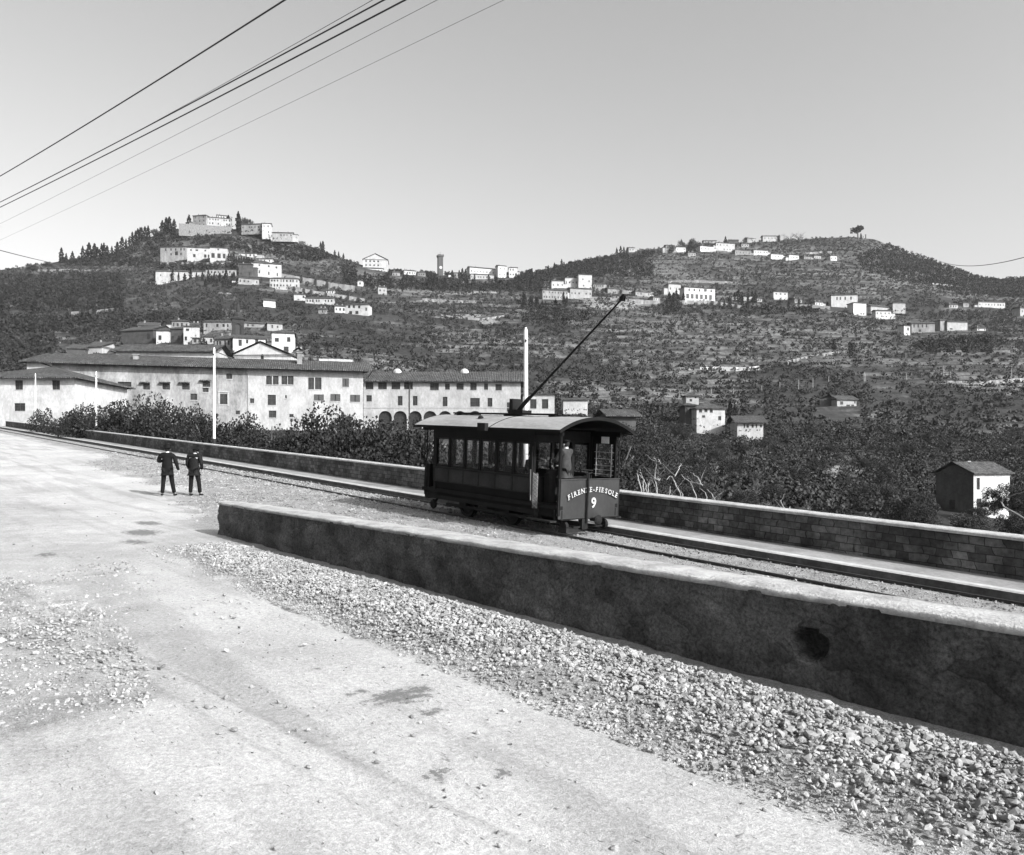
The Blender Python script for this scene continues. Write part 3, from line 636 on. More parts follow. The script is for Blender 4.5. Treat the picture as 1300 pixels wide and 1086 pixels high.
    u0, u1 = loc(405, 452)[0], loc(450, 452)[0]; MB().box(u0, u1, D/2+.6, D/2+1.1, H+2.4, H+3.2).build('ridge_parapet', MAT['plaster'], r)
    u = loc(315, 500)[0]; MB().tube([(u, -.08, -3), (u, -.08, H-.3)], .06).build('drainpipe', MAT['trim'], r)
    return r
convent()
AR = [(489, 522, 17, 24), (508, 522, 17, 24), (527, 522, 17, 24), (546, 522, 17, 24), (565, 522, 17, 24), (584, 522, 17, 24), (603, 522, 17, 24)]
WW = [(469, 490, 10, 9), (485.5, 490, 11, 9), (502.5, 490, 11, 9), (518.5, 490, 11, 9), (551.5, 491, 11, 9), (568, 491, 6, 8), (584, 491, 9, 8), (601, 491, 8, 9), (617, 491, 5, 8), (633, 492, 8, 8),
      (468.5, 506, 7, 8), (508, 509, 6, 12), (527, 509, 6, 12), (565, 510, 6, 12), (603, 511, 12, 11), (622, 511, 6, 11), (646, 517, 5, 12)]
r, W, H, s = house('white convent wing with arches along its foot, right of the long range', 461.5, 661, 548, 485, 11, 0, 'gx', 2.5, 'plaster', WW, arches=AR, Y=158., name='convent_wing', cat='building')
MB().tube([(-5.5-1.0, -.1, -2), (-5.5-1.0, -.1, H-.2)], .09).build('drainpipe', MAT['shutter'], r)
MB().box(-W/2+.05, W/2-.05, -.07, -.004, H*.47, H*.47+.12).build('string_course', MAT['trim'], r)
for x in (-9.7, 4.2):
    c = MB().lathe([(.9, 0), (.9, .35), (.75, .7), (.4, .95), (.1, 1.05)], (x, 5, H+2.2), 10); c.build('roof_lantern', MAT['plaster'], r)
house('small white block with two windows beyond the end of the arched wing', 664, 704, 548, 501, 9, 0, 'flat', 0, 'plaster', [(677, 513, 8, 12), (692, 513, 8, 12)], Y=170., name='outbuilding', cat='building')
house('low white wall building seen right of the pole above the tram roof', 715, 746, 520, 508, 6, 0, 'shed', .9, 'plaster', Y=240., name='outbuilding', cat='building')
house('tile roofed hut above the front end of the tram roof', 773, 808, 540, 529, 6, 12, 'gx', 1.4, 'plaster_dark', Y=150., name='hut', cat='hut')
# --- behind the range
house('white two storey house with hipped roof at the far left by the parapet', -40, 95, 537, 481, 16, 0, 'hip', 2.6, 'plaster', [(24, 489, 10, 12), (71, 489, 10, 12), (25, 517, 14, 10), (-15, 489, 10, 12)], Y=118., chim=0)
house('little white upper block with small windows just over the hipped roof at far left', 34, 64, 476, 460, 6, 0, 'hip', 2.0, 'plaster', [(43, 461.5, 3, 3), (59, 461.5, 3, 3)], Y=150., down=8)
house('long tiled barn roof over a thin white wall behind the convent ridge', 148, 268, 458, 447, 12, 2, 'gx', 2.3, 'plaster', Y=172., name='outbuilding', cat='building', down=6)
house('low tiled cottage with white front left behind the convent roof', 108, 130, 449, 441, 9, -8, 'gx', 1.6, 'plaster', Y=185.0, rel=True, down=6)
house('small dark gabled shed with pale roof left behind the convent roof', 86, 107, 452, 443, 8, 10, 'gx', 1.4, 'plaster_dark', Y=190.0, rel=True, down=6, name='shed', cat='shed')
house('dark fronted house with broad roof, left neighbour of the white arched house', 152, 197, 436, 420, 10, -14, 'gx', 1.8, 'plaster_dark', [(190, 428, 5, 7)], Y=215.0, rel=True, down=6)
house('narrow white house with one arched window and dark left side', 198, 214, 436, 420, 9, 0, 'hip', 1.2, 'plaster', [(203, 429, 4, 6)], Y=212.0, rel=True, down=6)
house('grey house with row of arches and a loggia storey on top', 215, 232, 434, 418, 9, -6, 'gx', 1.2, 'plaster_dark', [(219, 429, 3.4, 5), (227, 429, 3.4, 5)], Y=222.0, rel=True, down=6)
house('bright narrow house right of the grey loggia house', 233, 243, 436, 415, 8, 0, 'shed', 1.5, 'plaster', [(238, 419, 4, 3), (236, 430, 3, 5)], Y=220.0, rel=True, down=6)
house('small square belvedere with open windows above the grey loggia house', 218, 239, 418, 408, 6, 0, 'hip', .8, 'plaster_grey', auto=(4, 1), Y=232.0, rel=True, down=5, name='belvedere', cat='building')
house('long low pale farm range left of the church tower', 258, 294, 419, 409, 8, 0, 'gx', 1.0, 'plaster_grey', auto=(5, 1), Y=262.0, rel=True, down=6, name='farm_range', cat='building')
house('long low pale farm range right of the church tower', 311, 340, 417, 411, 8, 0, 'gx', 1.0, 'plaster_grey', auto=(4, 1), Y=262.0, rel=True, down=6, name='farm_range', cat='building')
house('small white flat topped house on the slope right of the church tower', 340, 358, 420, 411, 7, 0, 'hip', .8, 'plaster', [(346, 415, 2, 4), (352, 415, 2, 3)], Y=255.0, rel=True, down=6)
house('white presbytery block directly below the church tower', 297, 336, 446, 430, 10, 0, 'gx', 1.3, 'plaster', [(306, 436, 4, 8), (314, 434, 3, 5), (325, 433, 4, 5)], Y=190.0, rel=True, down=6)
house('tall square villa with hipped roof and balcony right of the church gable', 346, 373, 455, 423, 8, 14, 'hip', 1.2, 'plaster', [(352, 432, 5, 5), (366, 431, 4, 6), (363, 445, 6, 10)], Y=196.0, rel=True, down=6, name='villa', cat='villa')
house('broad white church gable with one arched window above the convent roof', 292, 370, 462, 452, 24, -3, 'gy', 3.1, 'plaster', [(327.5, 455, 0, 0)], Y=176.0, rel=True, name='church', cat='church', down=6)
r, W, H, s = house('dark church bell tower with open arches and a small spire', 295, 309.5, 440, 404, 3.3, 0, 'none', 0, 'stone_dark', Y=215.0, rel=True, name='bell_tower', cat='tower', arches=[(302.2, 411, 6, 14)], down=6)
MB().lathe([(2.9, 0), (2.6, .5), (2.2, .8), (1.9, 2.4), (1.1, 3), (.6, 6.0), (.14, 9.0), (.05, 10.5)], (0, 3.1, H+.25), 8).build('spire', MAT['stone_dark'], r)
c = MB().box(-W/2-.3, W/2+.3, -.3, 6.3, H*.35, H*.35+.4); c.box(-W/2-.5, W/2+.5, -.5, 6.5, H-.4, H+.3); c.build('cornice', MAT['stone_dark'], r)
house('low dark roofed barn among the roofs at the left end of the village', 118, 148, 446, 438, 9, 8, 'gx', 1.8, 'plaster_dark', auto=(3, 1), name='barn', cat='barn')
house('grey cottage with two chimneys just left of the church tower base', 272, 293, 441, 431, 8, -8, 'gx', 2.2, 'plaster_grey', auto=(4, 1), name='cottage', cat='house', chim=2)
house('small bright cottage with wide eaves in the middle of the village', 257, 270, 438, 428, 8, 14, 'hip', 1.8, 'plaster', auto=(2, 1), name='cottage', cat='house')
house('low grey stable joined between the bright cottage and the bright narrow house', 244, 256, 437, 430, 7, 0, 'shed', 1.2, 'plaster_grey', auto=(2, 1), name='stable', cat='stable')
house('dark upper house with long roof stepping up the slope left of the belvedere', 176, 200, 424, 414, 9, 10, 'gx', 2.4, 'plaster_grey', auto=(3, 1), chim=1)
house('little white house on the slope between belvedere and long farm range', 243, 252, 421, 413, 7, 12, 'gx', 1.6, 'plaster', auto=(2, 1))
house('grey gabled house peeping over the roof right of the square villa', 374, 384, 456, 447, 8, 10, 'gy', 1.6, 'plaster_grey', auto=(2, 1))
# --- hilltop and slopes at left
house('walled terrace of pale masonry under the hilltop convent', 229, 292, 294, 286, 8, 0, 'none', 0, 'rubble', Y=822., name='terrace_wall', cat='wall', down=6)
house('dark square block with low roof at the left end of the hilltop convent', 244, 262, 288, 274, 12, -12, 'hip', 2.5, 'plaster_grey', auto=(3, 3), Y=832., name='convent_block', cat='building')
house('long white hilltop convent with many small windows', 262, 292, 287, 277, 12, 0, 'gx', 2.0, 'plaster', auto=(9, 2), Y=836., name='convent_range', cat='building')
house('small raised roof block at the right end of the hilltop convent', 276, 289, 278, 274, 9, 0, 'gx', 1.6, 'plaster', auto=(4, 1), Y=845., name='convent_block', cat='building')
house('long church nave with lean-to roof and row of small windows on the hilltop', 306, 334, 293, 285, 14, -6, 'gx', 2.6, 'plaster_grey', auto=(7, 1), Y=826., name='church', cat='church')
house('bright square end block of the hilltop church with tiny belfry', 333, 343, 299, 284, 11, 8, 'gx', 1.6, 'plaster', auto=(2, 2), Y=822., name='church_block', cat='building')
house('low white row stepping down the right shoulder of the hilltop', 346, 371, 302, 296, 8, 4, 'gx', 1.6, 'plaster', auto=(6, 1), Y=812.)
house('left wing of the big mid slope villa with a sloping wall in front', 203, 237, 333, 314, 14, -4, 'gx', 1.6, 'plaster_grey', [(210, 317, 2, 3), (217, 317, 2, 3), (223, 317, 2, 3), (230, 317, 2, 3), (217, 323, 2, 3), (224, 322, 4, 5), (230, 323, 2, 3), (236-2, 317, 1.6, 3)], name='villa', cat='villa')
house('middle part of the big mid slope villa with few large windows', 238, 266, 332, 315, 13, 0, 'gx', 1.4, 'plaster', [(243, 318, 2, 2), (250, 318, 3, 2), (260, 318, 2, 2), (247, 325, 3, 4), (260, 325, 3, 4), (264, 325, 2, 4)], name='villa', cat='villa')
house('right wing of the big mid slope villa with tall loggia openings', 267, 288, 332, 315, 12, 0, 'gx', 1.6, 'plaster', [(271, 325, 4, 6), (278, 325, 4, 6), (284, 325, 3, 6), (277, 317, 2, 2)], name='villa', cat='villa')
house('small white house among cypresses just right of the big villa', 303, 326, 327, 322, 8, 0, 'gx', 1.4, 'plaster', auto=(4, 1))
house('low white row with tower stub at the end of the cypress walk', 328, 345, 334, 329, 8, 0, 'gx', 1.4, 'plaster', auto=(3, 1))
house('white orangery wall behind slim cypresses below the big villa', 197, 260, 356, 345, 8, 0, 'gx', 1.5, 'plaster', auto=(5, 1), name='orangery', cat='building')
house('white garden wall with dark openings right of the orangery', 261, 299, 349, 343, 2, 0, 'flat', 0, 'plaster', auto=(8, 1), name='garden_wall', cat='wall')
house('large square villa with bright right face and dark left face', 321, 356, 354, 335, 16, 16, 'hip', 2.6, 'plaster', [(329, 336.5, 2, 2), (341, 338, 2, 2.5), (350, 339, 2, 2.5), (330, 346, 1.6, 4), (341, 347, 1.6, 4), (351, 348, 1.6, 4)], name='villa', cat='villa', D=15) if False else house('large square villa with bright front and rows of tall windows', 321, 356, 354, 335, 16, 16, 'hip', 2.6, 'plaster', [(330, 337.5, 2, 2), (341, 338, 2, 2.5), (350, 339, 2, 2.5), (330, 346, 1.6, 4), (341, 347, 1.6, 4), (351, 348, 1.6, 4)], name='villa', cat='villa')
house('left part of the large square villa, its shaded side painted dark', 303, 320, 352, 336, 12, 0, 'gx', 2.0, 'plaster_dark', auto=(2, 2), name='annexe', cat='building')  # villa's shaded left side, built as a block in dark plaster
house('white arcaded lower wing in front of the large square villa', 343, 378, 366, 354, 7, 5, 'flat', 0, 'plaster', auto=(9, 2), name='arcade', cat='building')
house('low pale lodge under the dark left part of the square villa', 304, 328, 362, 354, 7, 0, 'gx', 1.2, 'plaster_grey', auto=(5, 1), name='lodge', cat='lodge')
house('tiny bright gabled hut on the slope above the convent church', 335, 349, 392, 382, 7, 18, 'gx', 1.6, 'plaster', name='hut', cat='hut')
house('pair of small white cottages left of the terrace of white houses', 373, 387, 381, 374, 6, 0, 'gx', 1.0, 'plaster', auto=(3, 1), name='cottage', cat='house')
house('terrace of white houses with dark doorways on the mid slope', 388, 423, 386, 379, 7, 3, 'gx', 1.2, 'plaster', auto=(9, 1))
house('white house with upper loggia at the lower end of the slope terrace', 438, 468, 401, 387, 9, -5, 'flat', 0, 'plaster', [(443, 389.5, 3, 3.5), (449, 389.5, 3, 3.5), (456, 390, 3, 3.5), (465, 393, 2, 4), (445, 397, 4, 4), (453, 397, 4, 4)])
house('low white annexe left of the loggia house on the slope', 425, 438, 398, 389, 7, 0, 'gx', 1.1, 'plaster', auto=(3, 1), name='annexe', cat='building')
house('large lone building on the saddle with broad gabled front and rows of windows', 461, 492, 343, 330, 20, 6, 'gy', 6.5, 'plaster', [(465, 332, 2, 2), (470, 332, 2, 2), (475, 332, 2, 2), (480, 332, 2, 2), (465, 337, 2, 2), (470, 337, 2, 2), (475, 337, 2, 2), (480, 337, 2, 2)], name='seminary', cat='building')
house('white terrace building under the gabled building on the saddle', 457, 487, 347, 341, 6, 0, 'flat', 0, 'plaster', auto=(7, 1), Y=845, name='terrace_house', cat='house')
house('small roofed house on the skyline left of the town tower', 513, 528, 350, 344, 9, 0, 'hip', 1.6, 'plaster', auto=(5, 1))
house('very small white house between skyline house and town tower', 530, 540, 352, 346, 8, 0, 'flat', 0, 'plaster_grey', auto=(3, 1))
house('small white chapel on the slope above the long retaining wall', 454, 461, 364, 357, 6, 0, 'gy', 1.2, 'plaster', auto=(1, 1), name='chapel', cat='chapel')
house('small white house below the dark wood left of the saddle', 480, 491, 374, 365, 7, 0, 'flat', 0, 'plaster', auto=(2, 1))
r, W, H, s = house('tall battlemented town tower with white clock face on the skyline', 556.5, 562.6, 350, 326, 5.2, 0, 'none', 0, 'plaster_dark', Y=890., name='town_tower', cat='tower', down=8)
b = MB(); b.box(-W/2-.7, W/2+.7, -.7, 5.9, H-.0, H+1.6)
for i in range(5):
    for yy in (-.7, 5.2): b.box(-W/2-.7+i*(W+1.4-.8)/4, -W/2+.1+i*(W+1.4-.8)/4, yy, yy+.7, H+1.6, H+2.6)
b.build('battlements', MAT['plaster_dark'], r)
MB().tube([(0, -.3, H*.42), (0, -.05, H*.42)], 1.7, 20).build('clock_face', MAT['plaster'], r)
MB().tube([(0, 2.5, H+1.6), (0, 2.5, H+6)], .12).build('mast', MAT['pole_dark'], r)
house('long cathedral side with row of small windows right of the town tower', 596, 632, 351, 341, 12, 0, 'gx', 2.2, 'plaster', auto=(9, 1), Y=905., name='cathedral', cat='church')
house('lower white terrace with arches under the cathedral', 597, 628, 356, 349, 7, 0, 'flat', 0, 'plaster', auto=(8, 1), Y=885., name='terrace_house', cat='house')
house('tall narrow white house at the right end of the cathedral', 632, 643, 353, 338, 9, 0, 'gx', 1.6, 'plaster', auto=(2, 2), Y=900.)
house('last white house of the skyline town, right of a cypress', 646, 657, 352, 340, 9, 0, 'hip', 1.4, 'plaster', auto=(3, 2), Y=905.)
# --- right hill
house('long lower villa front with shutters and dark arches above cypresses', 688, 722, 381, 369, 9, 0, 'gx', 1.6, 'plaster_grey', auto=(9, 2), name='villa', cat='villa')
house('lower villa end pavilion with tall openings, below the square tower', 723, 752, 380, 367, 9, 0, 'gx', 1.6, 'plaster', auto=(6, 1), name='villa', cat='villa')
house('bright square villa tower with overhanging flat roof', 734, 752, 367, 349, 10, 0, 'hip', 1.0, 'plaster', [(740, 355, 1.5, 2), (748, 357, 1.5, 2), (741, 363, 1.5, 2)], Y=775, name='villa_tower', cat='tower')
house('white middle block left of the square villa tower', 717, 734, 366, 353, 10, 0, 'flat', 0, 'plaster', auto=(4, 1), Y=780)
house('white low block with dark arch, leftmost behind the long villa front', 700, 716, 368, 357, 9, 0, 'gx', 1.4, 'plaster', auto=(3, 1), Y=776)
house('low white wall house with dark openings right of the villa tower', 753, 770, 366, 361, 7, 0, 'flat', 0, 'plaster_grey', auto=(6, 1), Y=775)
house('small pale farmhouse right of the villa terraces', 806, 826, 376, 371, 8, 0, 'gx', 1.2, 'plaster_grey', auto=(4, 1))
house('white house with dark hipped roof at the left of the pergola villa', 848, 865, 374, 361, 9, 0, 'hip', 1.5, 'plaster', auto=(4, 1), name='villa', cat='villa')
r, W, H, s = house('white pergola villa with upper windows over a dark colonnade', 867, 910, 381, 366, 10, 0, 'flat', 0, 'plaster', [(874, 369, 2.5, 3), (881, 369, 2.5, 3), (888, 369, 2.5, 3), (896, 368.5, 4, 3.5), (904, 369, 2.5, 3)]+[(872+6.2*i, 377, 4, 6) for i in range(6)], name='villa', cat='villa')
house('long low white wall beside the cypresses right of the pergola villa', 930, 955, 382, 377, 2, 0, 'flat', 0, 'plaster', name='garden_wall', cat='wall')
house('white cubic farmhouse with three windows right of the cypresses', 981, 1001, 379, 371, 9, 0, 'flat', 0, 'plaster', [(985, 373.5, 2, 2), (991, 373.5, 2.4, 2), (997, 373.5, 2, 2)])
house('broad white villa with windows high up, middle of the right slope', 1056, 1088, 391, 375, 10, -6, 'flat', 0, 'plaster', [(1063, 379, 1.6, 4), (1067, 379, 1.6, 4), (1073, 379, 1.8, 4), (1080, 379, 1.8, 4)], name='villa', cat='villa')
house('bright plain block in front of the broad white villa', 1082, 1101, 398, 385, 9, 0, 'flat', 0, 'plaster', Y=735)
house('long dark roofed range behind a white wall, right of the bright plain block', 1102, 1134, 394, 390, 7, 0, 'gx', 2.2, 'plaster', Y=742, name='farm_range', cat='building')
house('small white cottage with three dark windows below the dark roofed range', 1111, 1132, 402, 395, 7, 0, 'gx', 1.2, 'plaster', auto=(4, 1), Y=716, name='cottage', cat='house')
house('bright windowless block at the right end of the dark roofed range', 1133, 1150, 393, 385, 8, 0, 'flat', 0, 'plaster', Y=744)
for i, (l, r_, yb, ye, rf, mt, lab) in enumerate([
    (845, 857, 321, 312, 'gx', 'plaster_grey', 'leftmost grey house of the ridge village'), (858, 871, 320, 314, 'gx', 'plaster', 'low white house, second of the ridge village from the left'),
    (888, 907, 320, 313, 'gx', 'plaster', 'white row with small windows left of the big ridge block'), (908, 934, 320, 309, 'flat', 'plaster', 'big bright flat topped block of the ridge village'),
    (932, 955, 325, 318, 'flat', 'rubble', 'rough stone terrace house under the big ridge block'), (956, 976, 324, 318, 'gx', 'plaster', 'white house with flat front right of the stone terrace house'),
    (978, 995, 329, 323, 'flat', 'plaster', 'left white cottage of the two below the ridge house'), (1001, 1015, 331, 324, 'flat', 'plaster', 'right white cottage of the two below the ridge house'),
    (1054, 1063, 332, 325, 'flat', 'plaster', 'tiny two window cottage alone below the ridge pine'), (968, 991, 306, 300, 'gx', 'plaster', 'broad roofed house on the skyline of the right ridge'),
    (893, 910, 309, 306, 'gx', 'plaster_grey', 'dark low roof peeping over the ridge village'), (926, 938, 308, 305, 'gx', 'plaster_dark', 'small dark roof on the skyline right of the ridge village'),
    (948, 960, 306, 303, 'gx', 'plaster_grey', 'small pale house on the skyline left of the broad roofed house'), (798, 806, 320, 315, 'gx', 'plaster', 'small white house at the left shoulder of the right ridge')]):
    house(lab, l, r_, yb, ye, 8, 0, rf, 1.5, mt, auto=(max(2, int((r_-l)/4)), 1 if yb-ye < 9 else 2))
house('white villa with arcade and five tall windows low on the right slope', 1158, 1186, 423, 411, 9, -6, 'gx', 1.6, 'plaster_grey', [(1161, 414, 1.6, 4), (1166, 414, 1.6, 4), (1171, 414, 1.6, 4), (1176, 414, 1.6, 4), (1168, 420, 3, 3)], name='villa', cat='villa')
house('bright little block with arch at the left of the arcaded right slope villa', 1147, 1156, 424, 414, 7, 14, 'shed', 1.0, 'plaster', [(1153, 418, 3, 4)])
house('bright right slope house with dark band and glazed upper floor', 1201, 1230, 421, 409, 9, 0, 'flat', 0, 'plaster', [(1207, 418, 4, 2)], name='villa', cat='villa')
house('small grey tower joined to the left of the glazed right slope house', 1193, 1200, 421, 407, 6, 0, 'flat', 0, 'plaster_grey', name='tower_house', cat='house')
house('low white shed right of the glazed right slope house', 1240, 1252, 421, 417, 6, 0, 'gx', 1, 'plaster', auto=(3, 1), name='shed', cat='shed')
house('long white row of openings high at the right edge', 1240, 1278, 391, 384, 7, 0, 'flat', 0, 'plaster', auto=(9, 1), name='farm_range', cat='building')
house('white house corner cut by the right edge of the view', 1292, 1316, 401, 392, 8, 0, 'gx', 1.4, 'plaster', auto=(3, 1))
for l, r_, yb, ye, rf, mt, lab in (
    (771, 786, 372, 367, 'gx', 'plaster_grey', 'low grey farmhouse on the terraces between the villa tower and the grey farmhouse'), (829, 838, 383, 378, 'gx', 'plaster', 'tiny white cottage left of the cypresses below the pergola villa'),
    (957, 968, 384, 379, 'hip', 'plaster_grey', 'little grey cottage between the cypresses and the cubic farmhouse'), (1008, 1019, 385, 380, 'gx', 'plaster_grey', 'grey cottage just right of the cubic farmhouse with three windows'),
    (1034, 1046, 389, 384, 'gx', 'plaster', 'small white cottage just left of the broad white villa'), (1205, 1216, 392, 387, 'gx', 'plaster', 'small white house under the long white row near the right edge'),
    (1222, 1231, 390, 385, 'hip', 'plaster_grey', 'grey cottage touching the left end of the long white row of openings'), (873, 884, 326, 321, 'gx', 'plaster_grey', 'grey house just under the low white house of the ridge village'),
    (941, 951, 314, 310, 'gx', 'plaster', 'small white house directly above the stone terrace house of the ridge'), (1020, 1032, 331, 326, 'gx', 'plaster_grey', 'grey shed right of the two white ridge cottages'),
    (1033, 1043, 330, 325, 'hip', 'plaster', 'white cottage between the two white ridge cottages and the tiny two window cottage'), (498, 508, 352, 346, 'gx', 'plaster_grey', 'grey cottage on the saddle right of the large gabled building'),
    (573, 584, 353, 347, 'gx', 'plaster_grey', 'grey roofed house on the skyline just right of the town tower'), (414, 424, 374, 369, 'gx', 'plaster', 'small white lodge on the long upper retaining wall'), (404, 414, 399, 393, 'gx', 'plaster_grey', 'grey cottage below the terrace of white houses with dark doorways')):
    house(lab, l, r_, yb, ye, 8, 0, rf, 1.5, mt, auto=(3, 1), name='cottage')
# --- middle distance right
house('small white upper tower room over the loggia villa in the valley', 871, 887, 516, 503, 5, 0, 'hip', 1.0, 'plaster', [(877, 508.5, 3, 3), (883, 505, 2, 2)], Y=236, name='villa_tower', cat='tower')
house('dark brick wing at the left of the valley loggia villa', 870, 883, 531, 515, 8, 0, 'hip', .9, 'plaster_dark', auto=(3, 1), Y=230, name='villa_wing', cat='building')
house('bright valley villa with loggia under its wide roof', 884, 921, 540, 519, 9, 6, 'hip', 2.0, 'plaster', [(889, 522, 4, 4), (896, 521.5, 4, 4), (903, 522, 4, 4), (893, 529, 4, 3), (914, 531, 4, 5)], Y=226, name='villa', cat='villa')
house('low white arcaded lodge right of the valley villa', 936, 969, 546, 537, 7, 0, 'gx', 2.0, 'plaster', auto=(6, 1), Y=218, name='lodge', cat='lodge')
house('dark gabled barn at the left of the white arched farmhouse', 1042, 1062, 523, 508, 9, -18, 'gy', 1.8, 'plaster_dark', Y=330, name='barn', cat='barn')
house('white farmhouse with two arches among trees in the valley', 1062, 1088, 524, 508, 8, 8, 'gx', 1.8, 'plaster', [(1068, 512, 4, 4), (1077, 518, 5, 8), (1083, 518, 4, 8), (1086, 511, 2, 3)], Y=326)
# near house at right: gable end to the left, its shade put into a dark colour, sunlit front to the right
def near_house():
    Y = 120.; X0 = (1236-CX)/F*Y; s = Y/F; zb = HC-(655-HY)*s; H = (655-602)*s; W = 74*s; D = 6.2
    yaw = math.radians(26); r = empty('farmhouse', (X0, Y, zb), yaw, label='near farmhouse with dark gable end and bright creeper covered front at the right', cat='house')
    RECTS.append((1190, 1296, 588, 640, Y)); b = MB(); ops = [(.7, 1.5, H-2.4, H-.6), (.7, 1.9, .6, 2.6)]
    t_ = MB(); facade(t_, W, H, -4, [(o[0]-W/2, o[1]-W/2, o[2], o[3]) for o in ops]); b.add([(v[0]+W/2, v[1], v[2]) for v in t_.v], t_.f)
    rh = 1.6; gd = MB(); gd.add([(0, 0, -4), (0, D, -4), (0, D, H), (0, D/2, H+rh), (0, 0, H)], [(0, 4, 3, 2, 1)])
    b.add([(W, 0, -4), (W, D, -4), (W, D, H), (W, D/2, H+rh), (W, 0, H), (0, D, -4), (0, D, H)], [(0, 1, 2, 3, 4), (1, 5, 6, 2)])
    b.build('wall', MAT['plaster'], r); gd.build('gable_wall', MAT['plaster_dark'], r)['label'] = 'gable end with its shade painted dark'
    rm = roof_mesh(W, D, H, rh+.2, 'gx', .5); rm.v = [(v[0]+W/2, v[1], v[2]) for v in rm.v]; rm.build('roof', MAT['tile'], r)
    for o in ops: MB().box(o[0], o[1], .15, .25, o[2], o[3]).build('window', MAT['pane'], r)
    MB().box(-.06, .04, 3.0, 3.9, .8, 2.3).build('window', MAT['pane'], r); MB().box(W*.35, W*.35+.8, 3, 3.6, H+.8, H+2.0).build('chimney', MAT['plaster_grey'], r)
near_house()

# --- walls that step along the slopes
def slope_wall(label, pts, h, th=.6, mat='rubble', name='terrace_wall'):
    """pts: photo pixels of the wall's foot"""
    P = []
    for (x0, y0), (x1, y1) in zip(pts[:-1], pts[1:]):
        n = max(2, int(abs(x1-x0)/3))
        for i in range(n): P.append((x0+(x1-x0)*i/n, y0+(y1-y0)*i/n))
    P.append(pts[-1]); V = []
    for px, py in P:
        Y = locate(px, py); X = (px-CX)/F*Y; z = HC-(py-HY)/F*Y; V.append((X, Y, z))
    o0 = V[len(V)//2]; b = MB()
    for i, (X, Y, z) in enumerate(V):
        hh = h*Y/F*(1+.12*(random.random()-.5)); b.v += [(X-o0[0], Y-o0[1], z-o0[2]-1.5), (X-o0[0], Y-o0[1], z-o0[2]+hh), (X-o0[0], Y+th-o0[1], z-o0[2]+hh), (X-o0[0], Y+th-o0[1], z-o0[2]-1.5)]
    for i in range(len(V)-1):
        for k in range(4): b.f.append([i*4+k, i*4+(k+1) % 4, i*4+4+(k+1) % 4, i*4+4+k]); b.m.append(0)
    b.f += [[3, 2, 1, 0], [len(V)*4-4+k for k in range(4)]]; b.m += [0, 0]
    o = b.build(name, MAT[mat]); o.location = o0; return tag(o, label, 'wall')
slope_wall('long upper retaining wall sloping down right of the large square villa', [(357, 355), (390, 361), (420, 367), (450, 371)], 8, mat='plaster_grey')
slope_wall('lower retaining wall under the long sloping one', [(362, 366), (400, 374), (440, 380), (463, 384)], 4.5, mat='plaster_grey')
slope_wall('thin pale terrace wall on the open middle slope', [(536, 382), (570, 384), (612, 385)], 3)
slope_wall('bright broken wall in the middle of the open slope', [(560, 403), (585, 406), (612, 408), (640, 404)], 3.5, mat='plaster_grey')
slope_wall('upper pale terrace wall below the villa tower', [(752, 369), (790, 373), (830, 376)], 4.5, mat='plaster_grey')
slope_wall('lower pale terrace wall below the villa tower', [(756, 381), (790, 384), (838, 386)], 4, mat='plaster_grey')
slope_wall('retaining wall under the pergola villa', [(866, 385), (900, 385), (945, 392)], 3.5, mat='plaster_grey')
slope_wall('long straight terrace wall above the pergola villa', [(848, 359), (890, 358), (935, 360)], 2)
slope_wall('white roadside wall left of the valley poles', [(889, 470), (915, 469), (950, 470), (964, 468)], 3.5, mat='plaster')
slope_wall('pale roadside wall running to the right edge of the view', [(1195, 487), (1240, 488), (1310, 483)], 3.6, mat='plaster_grey')
slope_wall('diagonal path wall on the left of the lower right slope', [(1000, 460), (1030, 453), (1065, 448)], 2)
slope_wall('bright patchy wall in the trees behind the parapet', [(1020, 606), (1060, 607), (1100, 606), (1132, 607)], 9, mat='rubble')
slope_wall('pale broken bank wall behind the bleached branches', [(850, 603), (880, 600), (925, 600)], 8, mat='rubble')
slope_wall('thin pale wall on the slope under the left cypress wood', [(90, 398), (120, 396), (150, 393)], 2)
slope_wall('long hilltop road wall at the far left skyline', [(26, 342), (44, 340)], 3, mat='plaster_grey')
slope_wall('long pale field wall below the left skyline cypresses', [(48, 346), (90, 345), (128, 346)], 3.5)
slope_wall('low pale wall in front of the big mid slope villa', [(205, 337), (240, 337), (290, 338)], 4)
slope_wall('bright curved wall at the far right under the dark ridge', [(1184, 362), (1205, 364), (1223, 367)], 2.5, mat='plaster')
slope_wall('light terrace edge left of the broad white villa', [(1010, 391), (1030, 391), (1054, 393)], 4)
slope_wall('light terrace wall in the village below the ridge houses', [(1022, 324), (1050, 322), (1056, 322)], 3, mat='plaster_grey')
slope_wall('low wall bordering the road at left of the white hipped house roof', [(43, 425), (60, 431), (76, 436)], 1.6, mat='plaster')

